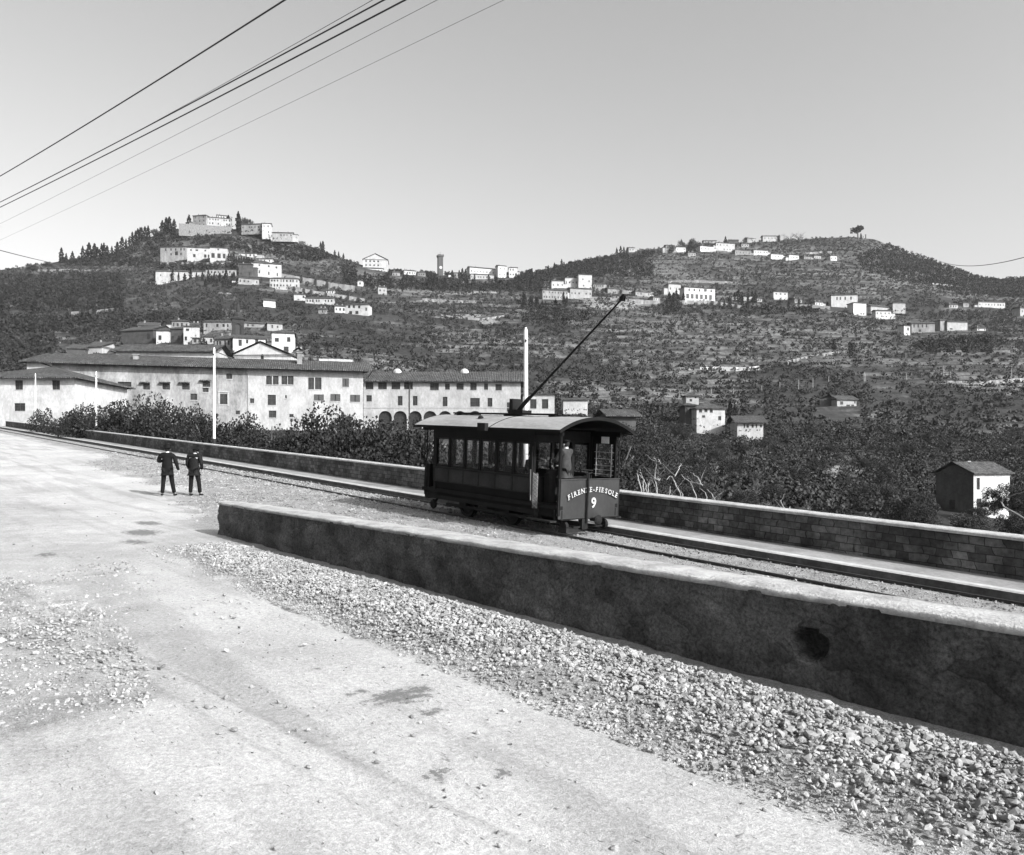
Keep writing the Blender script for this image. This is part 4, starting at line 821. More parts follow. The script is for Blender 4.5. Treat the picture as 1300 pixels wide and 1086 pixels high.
# ------------------------------------------------------------------ vegetation
def quads(C, size, flat=0.0, aspect=1.0):
    n = len(C); R = rand_rot(n); q = np.array([(-1, -aspect, 0), (1, -aspect, 0), (1, aspect, 0), (-1, aspect, 0)], float)*.5
    V = np.einsum('nij,kj->nki', R, q)*np.asarray(size).reshape(-1, 1, 1)+C[:, None]; return V.reshape(-1, 3), np.arange(4*n).reshape(-1, 4)
def ball(n):
    p = rng.normal(size=(n, 3)); p /= np.linalg.norm(p, axis=1)[:, None]; return p
def crown_pts(n, clumps, rad=(1, 1, 1), hollow=.55, cs=.22, base=-.5):
    c = ball(clumps)*np.array(rad)*rng.uniform(hollow, 1.0, (clumps, 1)); c[:, 2] = np.maximum(c[:, 2], base)+0*c[:, 2]
    i = rng.integers(0, clumps, n); s = rng.uniform(.7, 1.4, clumps)*cs
    return c[i]+ball(n)*(rng.uniform(.3, 1, (n, 1))**.5)*s[i][:, None]
def leafmesh(name, C, sz): V, Fq = quads(C, sz); return np_mesh(name, V, Fq)
BUSH = [leafmesh('crown', crown_pts(9000, 60+8*i, (1, 1, .8), .4, .21, -.35), rng.uniform(.02, .045, 9000)) for i in range(5)]
TREE = [leafmesh('crown', crown_pts(7500, 34+6*i, (.95, .95, .85), .5, .26, -.6), rng.uniform(.022, .05, 7500)) for i in range(4)]
def stem_mesh(seed, fork=5, h=1.0, r0=.07, spread=.5, depth=2, n=5, kink=.12):
    R = random.Random(seed); b = MB()
    def br(p, d, L, r, lev):
        pts = [p]; rr = [r]; q = p.copy(); dd = d.copy()
        for i in range(3):
            dd = (dd+Vector((R.uniform(-1, 1), R.uniform(-1, 1), R.uniform(-.3, .6)))*kink).normalized(); q = q+dd*L/3; pts.append(q.copy()); rr.append(r*(1-.2*(i+1)))
        b.tube(pts, rr, n if lev else n+1, cap=False)
        if lev < depth:
            for k in range(fork if lev else fork):
                a = R.uniform(0, 2*math.pi); d2 = (dd*R.uniform(.6, 1.1)+Vector((math.cos(a), math.sin(a), R.uniform(-.1, .5)))*spread).normalized()
                br(pts[R.randint(1, 3)], d2, L*R.uniform(.55, .8), r*.45, lev+1)
    br(Vector((0, 0, 0)), Vector((0, 0, 1)), h, r0, 0); return b.mesh('trunk')
STEMS = [stem_mesh(100+i, 5, .9, .07, .8, 1) for i in range(3)]
for m_ in STEMS: m_.materials.append(MAT['bark'])
BARE = [stem_mesh(200+i, 5, .42, .035, .75, 3, 3, .2) for i in range(4)]
for m_ in BARE: m_.materials.append(MAT['twig'])
for k, ms in enumerate((BUSH, TREE)):
    for m_ in ms: m_.materials.append(MAT['leaf_dark' if k == 0 else 'leaf_mid'])
CYP = []
for i in range(4):
    n = 420; h = rng.uniform(0, 1, n)**.85; rr = .13*np.minimum(1, (1-h)*2.2+.05)*np.minimum(1, h*6+.5)*(1+.25*np.sin(h*23+i)); th = rng.uniform(0, 2*math.pi, n); r_ = rr*rng.uniform(.6, 1.1, n)
    m_ = leafmesh('crown', np.stack([np.cos(th)*r_, np.sin(th)*r_, .04+h*.96], -1), rng.uniform(.035, .075, n)); m_.materials.append(MAT['leaf_conifer']); CYP.append(m_)
CTR = MB().tube([(0, 0, -.1), (0, 0, .5)], [.025, .012], 5).mesh('trunk'); CTR.materials.append(MAT['bark'])
def plant(name, label, cat, mesh, stem, loc, sc, group=None, sz=(1, 1, 1), lift=0.0):
    r = empty(name, loc, random.uniform(0, 6.28), label=label, cat=cat, group=group); r.scale = (sc*sz[0], sc*sz[1], sc*sz[2])
    c = bpy.data.objects.new('crown', mesh); COL.objects.link(c); c.parent = r; c.location = (0, 0, lift)
    if stem is not None:
        t_ = bpy.data.objects.new('trunk', stem); COL.objects.link(t_); t_.parent = r
    return r
def at_px(px, py, Y=None):
    Y = Y or locate(px, py); X = (px-CX)/F*Y; return X, Y, float(terrain_z(X, Y)), Y
def blocked(px, top, rpx, Y):
    return any(l < px+rpx and r > px-rpx and a-2 < top+3*rpx and b > top and Y < yy+3 for l, r, a, b, yy in RECTS)
# big bushes between parapet and convent (px, top row, half width px, distance)
big = [(62, 516, 16, 92), (85, 514, 16, 88), (106, 513, 16, 84), (128, 508, 14, 80), (143, 501, 14, 78), (160, 504, 16, 76), (178, 512, 16, 76), (196, 508, 15, 74), (218, 498, 20, 70), (240, 508, 18, 68),
       (262, 522, 17, 66), (285, 524, 17, 64), (307, 530, 16, 62), (326, 527, 17, 60), (348, 534, 18, 58), (370, 536, 18, 57), (392, 524, 22, 54), (414, 516, 24, 53), (440, 512, 24, 52), (462, 518, 22, 50), (484, 528, 20, 48), (506, 532, 20, 46), (524, 545, 16, 44), (560, 585, 14, 40), (600, 590, 14, 44), (745, 572, 16, 50), (780, 552, 20, 60)]
for i, (px, top, hw, Y) in enumerate(big):
    X = (px-CX)/F*Y; r = hw/F*Y*1.5; zt = HC-(top-HY)/F*Y; z = float(terrain_z(X, Y)); H = (zt-z)*random.uniform(.98, 1.12)
    plant('bush', 'dense dark evergreen bush in the thicket between parapet and convent range', 'bush', BUSH[i % 5], STEMS[i % 3], (X, Y, z), 1, 'bushes between parapet and convent', (max(r, H*.42),)*2+(H*.58,), .7)
    for k in range(2):
        px2 = px+random.uniform(-16, 16); Y2 = Y*random.uniform(.62, .85); X2 = (px2-CX)/F*Y2; t_, a_ = TA(X2, Y2)
        if a_ < 19.5: continue
        z2 = float(terrain_z(X2, Y2)); zt2 = HC-(top+random.uniform(12, 30)-HY)/F*Y2; H2 = max(1.2, zt2-z2)
        plant('bush', 'dense dark evergreen bush in the thicket between parapet and convent range', 'bush', BUSH[(i+k) % 5], STEMS[k], (X2, Y2, z2), 1, 'bushes between parapet and convent', (max(1.9, H2*.55),)*2+(H2*.58,), .7)
# shrubs hiding the feet of the small buildings behind the tram
for i, px in enumerate(range(700, 840, 12)):
    Y = 108+7*(i % 3); X = (px-CX)/F*Y; top = 527+random.uniform(-3, 5)+(6 if px < 750 else 0); z = float(terrain_z(X, Y)); H = HC-(top-HY)/F*Y-z
    plant('bush', 'low bush in the row hiding the buildings just behind the tram', 'bush', BUSH[i % 5], STEMS[i % 3], (X, Y, z), 1, 'bushes behind the tram', (max(2.0, H*.4),)*2+(H*.56,), .7)
# valley trees on the right
random.seed(21); cnt = 0
while cnt < 150:
    px = random.uniform(770, 1330); lim = np.interp(px, [770, 1300], [612, 668]); py = random.uniform(545, lim+35)
    if 1170 < px < 1300 and 590 < py < 668 and random.random() < .75: continue
    Y = locate(px, py, 30); X, Y, z, _ = at_px(px, py, Y); t_, a_ = TA(X, Y)
    if a_ < 20.5: continue
    hh = random.uniform(2.6, 5.2)*(.75 if Y < 60 else 1); top = py-hh/Y*F
    if Y > 100 and blocked(px, top, 6, Y): continue
    if 1195 < px < 1290 and top < 640 and Y < 118: continue
    if px > 1100 and Y < 60: hh *= .6
    cnt += 1; k = random.random()
    if k < .30: plant('bare_tree', 'leafless winter tree with fine grey twigs in the valley beyond the parapet', 'tree', BARE[cnt % 4], None, (X, Y, z), hh*.85, 'leafless trees in the valley')
    elif k < .62: plant('bush', 'dark leafy bush in the valley beyond the right hand parapet', 'bush', BUSH[cnt % 5], STEMS[cnt % 3], (X, Y, z), 1, 'valley bushes', (hh*.52, hh*.52, hh*.56), .7)
    else: plant('olive_tree', 'mid grey olive tree in the valley beyond the right hand parapet', 'tree', TREE[cnt % 4], STEMS[cnt % 3], (X, Y, z), 1, 'valley olive trees', (hh*.5, hh*.5, hh*.5), 1.05)
# shrubs against the front of the near farmhouse and creeper
for px, py, h, Y in ((1262, 655, 4.6, 112), (1282, 655, 5.2, 110), (1250, 658, 2.8, 111), (1297, 655, 4.4, 108), (1238, 660, 1.8, 110)):
    X = (px-CX)/F*Y; z = HC-(py-HY)/F*Y; plant('bush', 'bright leaved shrub growing against the sunlit farmhouse front', 'bush', TREE[0], STEMS[0], (X, Y, z), 1, 'shrubs at the farmhouse', (1.7, 1.5, h*.5), 1.0)
# cypresses: (px, foot row, top row)
cy = [(78, 332, 315), (84, 332, 322), (92, 332, 319), (105, 331, 313), (110, 331, 317), (113, 331, 308), (120, 330, 310), (124, 330, 315), (129, 329, 310), (132, 329, 309), (136, 327, 313), (142, 324, 313), (149, 322, 308), (155, 318, 302), (160, 315, 304), (164, 312, 301), (168, 310, 296), (172, 309, 294), (175, 307, 291), (178, 306, 289), (180, 305, 290), (184, 304, 289), (188, 303, 287),
      (206, 298, 281), (211, 297, 278), (215, 296, 277), (221, 296, 280), (240, 294, 274), (290, 290, 274), (302.5, 292, 269), (303.5, 293, 272), (407, 318, 308), (410, 319, 307), (425, 325, 318), (430, 327, 320), (436, 330, 322), (583, 352, 343), (587, 352, 340), (591, 352, 342), (713, 342, 329), (716, 341, 333), (696, 346, 336), (704, 345, 334), (783, 326, 315), (788, 325, 313), (792, 324, 314), (796, 323, 314), (876, 318, 304), (921, 311, 301), (989, 306, 299), (1093, 303, 297), (675, 350, 340), (668, 352, 343), (661, 352, 344)]
cy_grp = []
random.seed(5)
for i in range(26): x = random.uniform(2, 150); cy_grp.append((x, random.uniform(372, 398), 16))
for i in range(14): x = 197+i*7.5; cy_grp.append((x, 357+(i % 2), 11 if i % 3 else 15))
for i in range(12): cy_grp.append((261+i*3.6, random.uniform(356, 366), 10))
for i in range(10): cy_grp.append((290+i*3.3, 334+i*.7, 10))
for i in range(16): cy_grp.append((random.uniform(662, 720), random.uniform(384, 394), random.uniform(10, 16)))
for i in range(26): cy_grp.append((random.uniform(440, 600), random.uniform(352, 368), random.uniform(8, 13)))
for i in range(18): cy_grp.append((random.uniform(600, 690), random.uniform(356, 372), random.uniform(8, 13)))
for i in range(14): cy_grp.append((random.uniform(912, 960), random.uniform(380, 392), random.uniform(10, 16)))
for i in range(7): cy_grp.append((random.uniform(960, 1050), random.uniform(385, 393), random.uniform(7, 10)))
for i in range(8): cy_grp.append((random.uniform(845, 870), random.uniform(378, 392), random.uniform(8, 14)))
for x, y, h in ((236, 436, 13), (258, 440, 15), (262, 440, 12), (1158, 585, 16), (1253, 620, 22), (822, 526, 20), (827, 526, 16), (841, 524, 12), (835, 523, 10), (1105, 560, 18), (1086, 425, 10), (1059, 446, 14), (1080, 452, 18), (1060, 560, 10), (848, 520, 14), (927, 533, 26), (933, 532, 22)): cy_grp.append((x, y, h))
def cypress(px, foot, hpx, i, lab, grp):
    Y = locate(px, foot); h = hpx/F*Y; X = (px-CX)/F*Y; z = float(terrain_z(X, Y))
    plant('cypress', lab, 'cypress', CYP[i % 4], CTR, (X, Y, z-.3), h+.3, grp, (random.uniform(.8, 1.25),)*2+(1,))
for i, (px, f_, t_) in enumerate(cy):
    lab = 'slim black cypress standing up on the left skyline' if px < 300 else ('cypress on the saddle skyline in the middle' if px < 770 else 'small cypress on the skyline of the right ridge')
    if 291 < px < 303: lab = 'fat dark cypress between the hilltop convent and church'
    cypress(px, f_+2, f_-t_+2, i, lab, 'skyline cypresses')
for i, (px, f_, h_) in enumerate(cy_grp):
    lab = 'cypress in the dark wood on the left slope' if px < 195 else ('cypress by the white orangery and villas of the left slope' if px < 400 else ('cypress in the dark wood under the skyline town' if px < 720 else 'cypress on the slopes at the right'))
    cypress(px, f_, h_, i, lab, 'cypresses on the slopes')
# round trees on the skyline
for px, foot, top, hw, lab in ((310, 288, 270, 6, 'left round dark tree beside the hilltop church'), (316, 289, 272, 6, 'right round dark tree beside the hilltop church'), (197, 300, 289, 6, 'broad dark tree on the slope left of the hilltop convent'), (37, 340, 334, 5, 'small round tree beside the far left road wall'), (44, 340, 334, 5, 'second small round tree beside the far left road wall'), (60, 336, 333, 8, 'flat bush on the far left skyline'),
                          (865, 316, 303, 5, 'left umbrella pine over the ridge village'), (880, 314, 302, 7, 'right umbrella pine over the ridge village'), (852, 318, 309, 5, 'low tree at the left end of the ridge village')):
    Y = locate(px, foot+3); X = (px-CX)/F*Y; z = float(terrain_z(X, Y)); r = hw/F*Y; H = (foot-top+3)/F*Y
    plant('round_tree', lab, 'tree', BUSH[hw % 5], STEMS[0], (X, Y, z), 1, None, (r, r, H*.62), .62)
# lone umbrella pine
Y = locate(1089, 304); X = (1089-CX)/F*Y; z = float(terrain_z(X, Y)); s = Y/F
r = empty('umbrella_pine', (X, Y, z), 0, label='lone dark umbrella pine on the top of the right ridge', cat='pine')
C = crown_pts(1500, 18, (8*s, 8*s, 3.2*s), .4, 2.6*s, -1.5*s)+np.array([-.5*s, 0, 11.5*s]); link('crown', leafmesh('crown', C, rng.uniform(.5, 1.1, 1500)*s), MAT['leaf_conifer'], r)
b = MB().tube([(.3*s, 0, -1), (0, 0, 6*s), (-.5*s, 0, 11*s)], [1.0*s, .8*s, .5*s], 6)
for dx in (-4, 3.5): b.tube([(0, 0, 7*s), (dx*s, .5*s, 11*s)], [.5*s, .25*s], 5)
b.build('trunk', MAT['bark'], r)
for px, lab in ((1099, 'slim stone pillar right of the ridge pine'), (1096, 'short pale stone pillar nearest the ridge pine')):
    Y = locate(px, 304); X = (px-CX)/F*Y; z = float(terrain_z(X, Y)); b = MB().box(-.5, .5, -.5, .5, -1, 5.6 if px > 1098 else 3.6); b.box(-.7, .7, -.7, .7, 5.6 if px > 1098 else 3.6, 6.1 if px > 1098 else 4); o = b.build('stone_pillar', MAT['plaster_dark' if px > 1098 else 'plaster']); o.location = (X, Y, z); tag(o, lab, 'pillar')
for px, foot, h, lab in ((1003, 308, 16, 'left big leafless tree on the right ridge'), (1016, 309, 19, 'right big leafless tree on the right ridge, palest')):
    X, Y, z, _ = at_px(px, foot); plant('bare_tree', lab, 'tree', BARE[h % 4], None, (X, Y, z), h*Y/F*1.0, None, (1.5, 1.5, 1))
# vine on the convent wall, big tree frame
# pale pruned branches right behind the parapet
def branches(label, lines, Y):
    o0 = Vector(((lines[0][0][0]-CX)/F*Y, Y, HC-(lines[0][0][1]-HY)/F*Y)); b = MB(); R = random.Random(3)
    for ln in lines:
        P = [Vector(((x-CX)/F*Y, Y+R.uniform(-.25, .25)+.5*math.sin(i), HC-(y-HY)/F*Y))-o0 for i, (x, y) in enumerate(ln)]
        Q = []
        for i in range(len(P)-1):
            p0, p1, p2, p3 = P[max(i-1, 0)], P[i], P[i+1], P[min(i+2, len(P)-1)]
            for k in range(5): u_ = k/5; Q.append(.5*((2*p1)+(p2-p0)*u_+(2*p0-5*p1+4*p2-p3)*u_*u_+(3*p1-p0-3*p2+p3)*u_**3)+Vector((R.uniform(-.02, .02), 0, R.uniform(-.02, .02))))
        P = Q+[P[-1]]
        b.tube(P, [.021*(1-.6*i/(len(P)-1)) for i in range(len(P))], 6)
        for i in range(1, 2):
            for k in range(1):
                d = Vector((R.uniform(-.5, .5), R.uniform(-.4, .4), R.uniform(-.05, .5))); b.tube([P[i], P[i]+d*.5, P[i]+d+Vector((R.uniform(-.1, .1), 0, .1))], [.007, .005, .003], 4)
    o = b.build('bleached_branches', MAT['bark_pale']); o.location = o0; tag(o, label, 'branches')
z_ = lambda L: [(780+x/7.222, 560+y/7.222) for x, y in L]
branches('curved bleached branches, leftmost behind the parapet by the tram', [z_([(250, 520), (235, 330), (225, 290), (260, 220), (295, 170), (330, 150)]), z_([(285, 520), (275, 400), (290, 350), (235, 310)]), z_([(305, 520), (300, 380), (270, 310), (240, 260)]), z_([(300, 500), (345, 390), (370, 370)])], 24.)
branches('upright bleached stem with side twigs behind the parapet', [z_([(400, 530), (395, 350), (405, 200), (370, 160)]), z_([(400, 360), (330, 345), (310, 350)]), z_([(405, 200), (440, 170)]), z_([(395, 355), (450, 350)])], 23.)
branches('leaning bleached branch joining the pale bank behind the parapet', [z_([(630, 560), (595, 420), (545, 325), (490, 360)]), z_([(545, 325), (600, 270), (660, 215)]), z_([(630, 560), (650, 460)]), z_([(525, 540), (540, 420)])], 23.)
branches('arched bleached branches, rightmost group behind the parapet', [z_([(760, 560), (735, 400), (725, 380)]), z_([(805, 410), (700, 360), (655, 310)]), z_([(805, 410), (785, 340), (740, 290)]), z_([(870, 560), (870, 490), (830, 440)]), z_([(925, 580), (925, 500), (900, 450)])], 23.)
branches('thick pale curved branch at the right edge of the view', [[(1302, 662), (1291, 645), (1288, 636), (1294, 628), (1306, 622)]], 17.)
branches('small pale forked twig near the middle of the right parapet', [[(1001, 655), (999, 640), (1003, 628)], [(1000, 650), (1012, 645)]], 21.)

# far groves as two masses
def grove(name, label, n, ymin, ymax, quad_n, r0, sz, mat, regions=None, dens=None, tall=1.0, px0=-70, px1=1370):
    out = []; R = np.random.default_rng(hash(name) % 1000 if False else len(name)*7+n % 97)
    m = n*4; Y = np.sqrt(R.uniform(ymin**2, ymax**2, m)); px = R.uniform(px0, px1, m); row, rd = base_row(px, Y); k = Y < rd+4
    if regions is not None:
        q = np.zeros(m, bool)
        for P in regions: q |= inpoly(px, row, P)
        k &= q
    if dens is not None: k &= dens(px, row, Y, R)
    Y, px = Y[k][:n], px[k][:n]; X = (px-CX)/F*Y; t_, a_ = TA(X, Y); k = (a_ > 21)|(t_ > 155); Y, px, X = Y[k], px[k], X[k]
    rr = r0*R.uniform(.6, 1.35, len(Y)); row, _ = base_row(px, Y); keep = np.ones(len(Y), bool)
    for l, r_, a1, b1, yy in RECTS:
        rp = rr/Y*F; keep &= ~((px+rp > l)&(px-rp < r_)&(row-2.2*rp*tall < b1-1)&(row > a1)&(Y < yy+3)); keep &= ~((np.abs(px-(l+r_)/2) < (r_-l)/2)&(np.abs(Y-yy-4) < 7))
    Y, X, rr = Y[keep], X[keep], rr[keep]; Z = terrain_z(X, Y); m = len(Y)
    C = ball(m*quad_n).reshape(m, quad_n, 3)*R.uniform(.35, 1, (m, quad_n, 1))*np.array([1, 1, .75*tall])*rr[:, None, None]; C[:, :, 2] += (rr*.8*tall)[:, None]
    C += np.stack([X, Y, Z], -1)[:, None]; V, Fq = quads(C.reshape(-1, 3), (np.repeat(rr, quad_n)*sz*rng.uniform(.6, 1.3, m*quad_n)))
    return tag(link(name, np_mesh(name, V, Fq), MAT[mat]), label, 'trees', kind='stuff')
def dens_olive(px, row, Y, R): return (fbm(px/40, row/9, 33) > .40)|(R.random(len(px)) < .35)
grove('olive_grove', 'olive groves and scrub covering the terraced slopes', 34000, 215, 1110, 18, 1.5, .40, 'leaf_olive', dens=dens_olive)
grove('valley_scrub', 'mixed scrub and small trees filling the valley floor', 3600, 90, 260, 150, 1.7, .15, 'leaf_mid')
WOOD = [[(-60, 350), (155, 350), (155, 392), (-60, 402)], [(74, 331), (150, 320), (205, 299), (232, 300), (232, 320), (200, 325), (190, 338), (90, 338)], [(430, 338), (470, 345), (600, 350), (690, 345), (690, 372), (560, 370), (440, 366)], [(690, 338), (830, 320), (830, 350), (760, 352), (690, 358)],
        [(1085, 325), (1130, 312), (1310, 350), (1380, 360), (1380, 385), (1230, 375), (1100, 345)], [(230, 298), (400, 316), (430, 330), (380, 335), (300, 318), (235, 308)], [(-60, 402), (280, 400), (280, 414), (-60, 430)], [(1160, 425), (1260, 430), (1260, 452), (1170, 450)], [(680, 395), (760, 400), (720, 415), (660, 410)], [(845, 384), (865, 384), (865, 398), (845, 398)], [(940, 392), (1050, 392), (1050, 398), (940, 400)], [(200, 333), (300, 338), (300, 345), (200, 345)], [(-60, 430), (70, 430), (70, 470), (-60, 480)]]
grove('conifer_wood', 'dark conifer and ilex woods on the ridges and slopes', 11000, 200, 1160, 26, 2.1, .42, 'leaf_conifer', regions=WOOD, tall=1.25)

# shrubs and small trees at the feet of the far houses
def gardens():
    R = np.random.default_rng(3); P = []
    for l, r_, a1, b1, yy in RECTS:
        if yy < 205: continue
        for i in range(int(3+(r_-l)*.32)):
            px = R.uniform(l-3, r_+3); rp = R.uniform(.5, 1.3); P.append(((px-CX)/F*(yy-R.uniform(2.5, 5)), yy-R.uniform(2.5, 5), HC-(b1+R.uniform(.6, 3)-HY)/F*yy, rp/F*yy))
    P = np.array(P); m = len(P); q = 34; C = ball(m*q).reshape(m, q, 3)*R.uniform(.35, 1, (m, q, 1))*np.array([1, .6, 1.1])*P[:, 3][:, None, None]+P[:, None, :3]
    V, Fq = quads(C.reshape(-1, 3), np.repeat(P[:, 3], q)*R.uniform(.3, .6, m*q)); tag(link('garden_shrubs', np_mesh('garden_shrubs', V, Fq), MAT['leaf_mid']), 'shrubs along the feet of the hillside houses', 'shrubs', kind='stuff')
gardens()

# ------------------------------------------------------------------ poles and wires
def pole(px, base_a, t, h, label, r0=.085):
    x, y = XY(t, base_a); z = float(rail_z(t))+.1; r = empty('line_pole', (x, y, z), 0, label=label, cat='pole', group='whitewashed poles along the parapet')
    MB().tube([(0, 0, 1.15), (0, 0, h*.6), (0, 0, h-.12), (0, 0, h)], [r0, r0*.9, r0*.8, .03], 10).build('shaft', MAT['pole'], r)
    MB().tube([(0, 0, -1.2), (0, 0, 1.16)], [r0*1.35, r0*1.25], 10).build('tarred_foot', MAT['pole_dark'], r)
    MB().box(-.03, .03, -.2, .2, h-.5, h-.44).build('bracket', MAT['pole_dark'], r)
pole(667, 17.55, 20.4, 6.0, 'tall whitewashed pole rising behind the tram roof', .085)
pole(272, 17.45, 50.7, 6.98, 'tall whitewashed pole behind the two standing men')
pole(122, 17.45, 83, 6.5, 'whitewashed pole in front of the left end of the convent range')
pole(45, 17.45, 116.4, 7.3, 'whitewashed pole before the white hipped house at far left')
for i, (px, y0, y1) in enumerate(((876, 497, 487), (903, 497, 488), (931, 497, 488), (967, 497, 487), (990, 494, 485), (1014, 496, 480), (1032, 489, 477), (1052, 486, 476), (1097, 484, 470), (1098.5, 484, 472), (1151, 481, 472), (1198, 480, 465), (1207, 481, 471), (1284, 482, 469))):
    X, Y, z, _ = at_px(px, y0); o = MB().tube([(0, 0, -1), (0, 0, (y0-y1)*Y/F)], [.16, .12], 6).build('road_post', MAT['trim']); o.location = (X, Y, z); tag(o, 'thin pale post in the line of posts along the valley road at right', 'post', 'posts along the valley road')
def wire(label, p0, Z0, p1, Z1, r, sag=.12, ext=(1.2, 1.6)):
    """wire through two photo pixels at two distances, carried on past both"""
    A = Vector(((p0[0]-CX)/F*Z0, Z0, HC-(p0[1]-HY)/F*Z0)); B = Vector(((p1[0]-CX)/F*Z1, Z1, HC-(p1[1]-HY)/F*Z1)); d = B-A
    P = [A+d*s_+Vector((0, 0, -4*sag*s_*(1-s_))) for s_ in np.linspace(-ext[0], 1+ext[1], 60)]
    o = MB().tube(P, r, 5).build('overhead_wire', MAT['wire'], smooth=True); tag(o, label, 'wire', 'overhead wires')
d_ = np.array([-.712, .702])
def Zend(px0, Z0, px1):   # distance where a line with plan direction d_ from (px0,Z0) crosses column px1
    k0 = (px0-CX)/F; k1 = (px1-CX)/F; return Z0+d_[1]*((k0-k1)*Z0)/(k1*d_[1]-d_[0])
for lab, p0, p1, Z0, r in (('thick topmost overhead wire, steepest at upper left', (362, 0), (0, 224), 6.0, .007), ('thick middle overhead wire at upper left', (488, 0), (0, 257), 5.6, .0062), ('thick lowest overhead wire at upper left', (515, 0), (0, 263.5), 5.4, .0065),
                          ('faint wire running just above the thick middle wire', (470, 2), (120, 196), 9, .0035), ('faint thin wire under the thick wires', (540, 8), (33, 268), 11, .0035), ('faintest thin wire, lowest at upper left', (640, 0), (80, 268), 13, .0035)):
    wire(lab, p0, Z0, p1, Zend(p0[0], Z0, p1[0]), r, .02)
wire('thin slack wire crossing low at the far left sky', (0, 318), 60, (76, 336), 100, .03, .05, (.8, .3))
wire('thin wire crossing low at the right edge of the sky', (1215, 337), 95, (1300, 327), 60, .03, .3, (.5, 1.2))

HAZE = .000045
# ------------------------------------------------------------------ the tram (local x = forward / downhill, y = away from the camera, z up from the rail)
TC, AC = 17.6, 14.52
cx_, cy_ = XY(TC, AC)
fx = Vector((-U[0], -U[1], -.0554)).normalized(); fy = Vector((N[0], N[1], 0)).normalized(); fz = fx.cross(fy)
TM = Matrix(((fx.x, fy.x, fz.x, cx_), (fx.y, fy.y, fz.y, cy_), (fx.z, fy.z, fz.z, float(rail_z(TC))), (0, 0, 0, 1)))
tram = empty('tram', label='small dark electric tram car, number 9, with trolley pole and pale canvas roof', cat='tram'); tram.matrix_world = TM
XF, XB, XR, XE = 3.24, 2.12, -2.32, -3.08     # dash, front bulkhead, rear bulkhead, rear dash
YH = 1.1
def part(name, b, mat, parent=None, smooth=False): return b.build(name, MAT[mat], parent or tram, smooth)
NW = 6; wx = np.linspace(XR, XB, NW+1)
for sg in (-1, 1):
    # side panels: straight above, tucked in below
    b = MB(); prof = [(1.40, YH), (.98, YH-.015), (.80, YH-.06), (.62, YH-.13), (.46, YH-.17)]
    for i in range(len(prof)-1):
        (z0, y0), (z1, y1) = prof[i], prof[i+1]
        b.add([(XR, sg*y0, z0), (XB, sg*y0, z0), (XB, sg*y1, z1), (XR, sg*y1, z1), (XR, sg*(y0-.05), z0), (XB, sg*(y0-.05), z0), (XB, sg*(y1-.05), z1), (XR, sg*(y1-.05), z1)], [(0, 1, 2, 3), (4, 7, 6, 5), (0, 3, 7, 4), (1, 5, 6, 2)])
    part('lower_side_panel', b, 't_side')
    b = MB()
    for i in range(NW): b.box(wx[i]+.035, wx[i+1]-.035, sg*(YH+.004), sg*(YH+.014), 1.0, 1.37)
    part('waist_panel', b, 't_panel')
    b = MB(); b.box(XR-.02, XB+.02, sg*(YH+.0), sg*(YH+.045), 1.385, 1.425); b.box(XR, XB, sg*(YH-.02), sg*(YH+.02), .965, .99)
    for x in wx: b.box(x-.02, x+.02, sg*(YH+.0), sg*(YH+.022), .99, 1.384)
    part('moulding', b, 't_wood')
    for i, x in enumerate(wx):
        w_ = .085 if i in (0, NW) else .05; part('window_pillar', MB().box(x-w_, x+w_, sg*(YH-.09), sg*(YH-.005), 1.426, 2.30), 't_side')
    b = MB().box(XR-.08, XB+.08, sg*(YH-.09), sg*(YH+.01), 2.301, 2.66); b.box(XR-.06, XB+.06, sg*(YH+.011), sg*(YH+.03), 2.33, 2.35); b.box(XE+.05, XF, sg*(YH-.08), sg*(YH-.01), 2.5, 2.64); part('letterboard', b, 't_side')
    for i in range(NW):
        fr = MB(); x0, x1 = wx[i]+.052, wx[i+1]-.052
        for q in ((x0, x1, 1.427, 1.475), (x0, x1, 2.25, 2.299), (x0, x0+.03, 1.476, 2.249), (x1-.03, x1, 1.476, 2.249)): fr.box(q[0], q[1], sg*(YH-.065), sg*(YH-.035), q[2], q[3])
        fo = part('window', fr, 't_wood'); MB().box(x0+.03, x1-.03, sg*(YH-.052), sg*(YH-.048), 1.475, 2.25).build('pane', MAT['glass'], fo)
    b = MB().box(XR+.1, XB-.1, sg*.62, sg*1.0, 1.1, 1.16); b.box(XR+.1, XB-.1, sg*.62, sg*.66, .74, 1.1); b.box(XR+.1, XB-.1, sg*.96, sg*1.0, 1.16, 1.42); part('bench', b, 't_wood')
for x, nm in ((XB, 1), (XR, -1)):
    b = MB()
    for y0, y1 in ((-YH+.004, -YH+.12), (-.42, -.33), (.33, .42), (YH-.12, YH-.004)): b.box(x-.035, x+.035, y0, y1, .74, 2.62)
    b.box(x-.034, x+.034, -YH+.12, -.42, .74, 1.4); b.box(x-.034, x+.034, .42, YH-.12, .74, 1.4); b.box(x-.034, x+.034, -YH+.12, YH-.12, 2.32, 2.62); part('bulkhead', b, 't_in')
    part('bulkhead_pane', MB().box(x-.003, x+.003, -YH+.12, -.42, 1.4, 2.32), 'glass'); part('bulkhead_pane', MB().box(x-.003, x+.003, .42, YH-.12, 1.4, 2.32), 'glass')
b = MB().box(XE+.04, XF-.03, -YH+.05, YH-.05, .64, .74); part('floor', b, 't_in')
b = MB().box(XE+.05, XF-.1, -.95, -.85, .42, .62); b.box(XE+.05, XF-.1, .85, .95, .42, .62); b.box(XF-.14, XF-.03, -1.0, 1.0, .38, .63); b.box(XE+.03, XE+.13, -.9, .9, .38, .63); part('underframe', b, 't_dark')
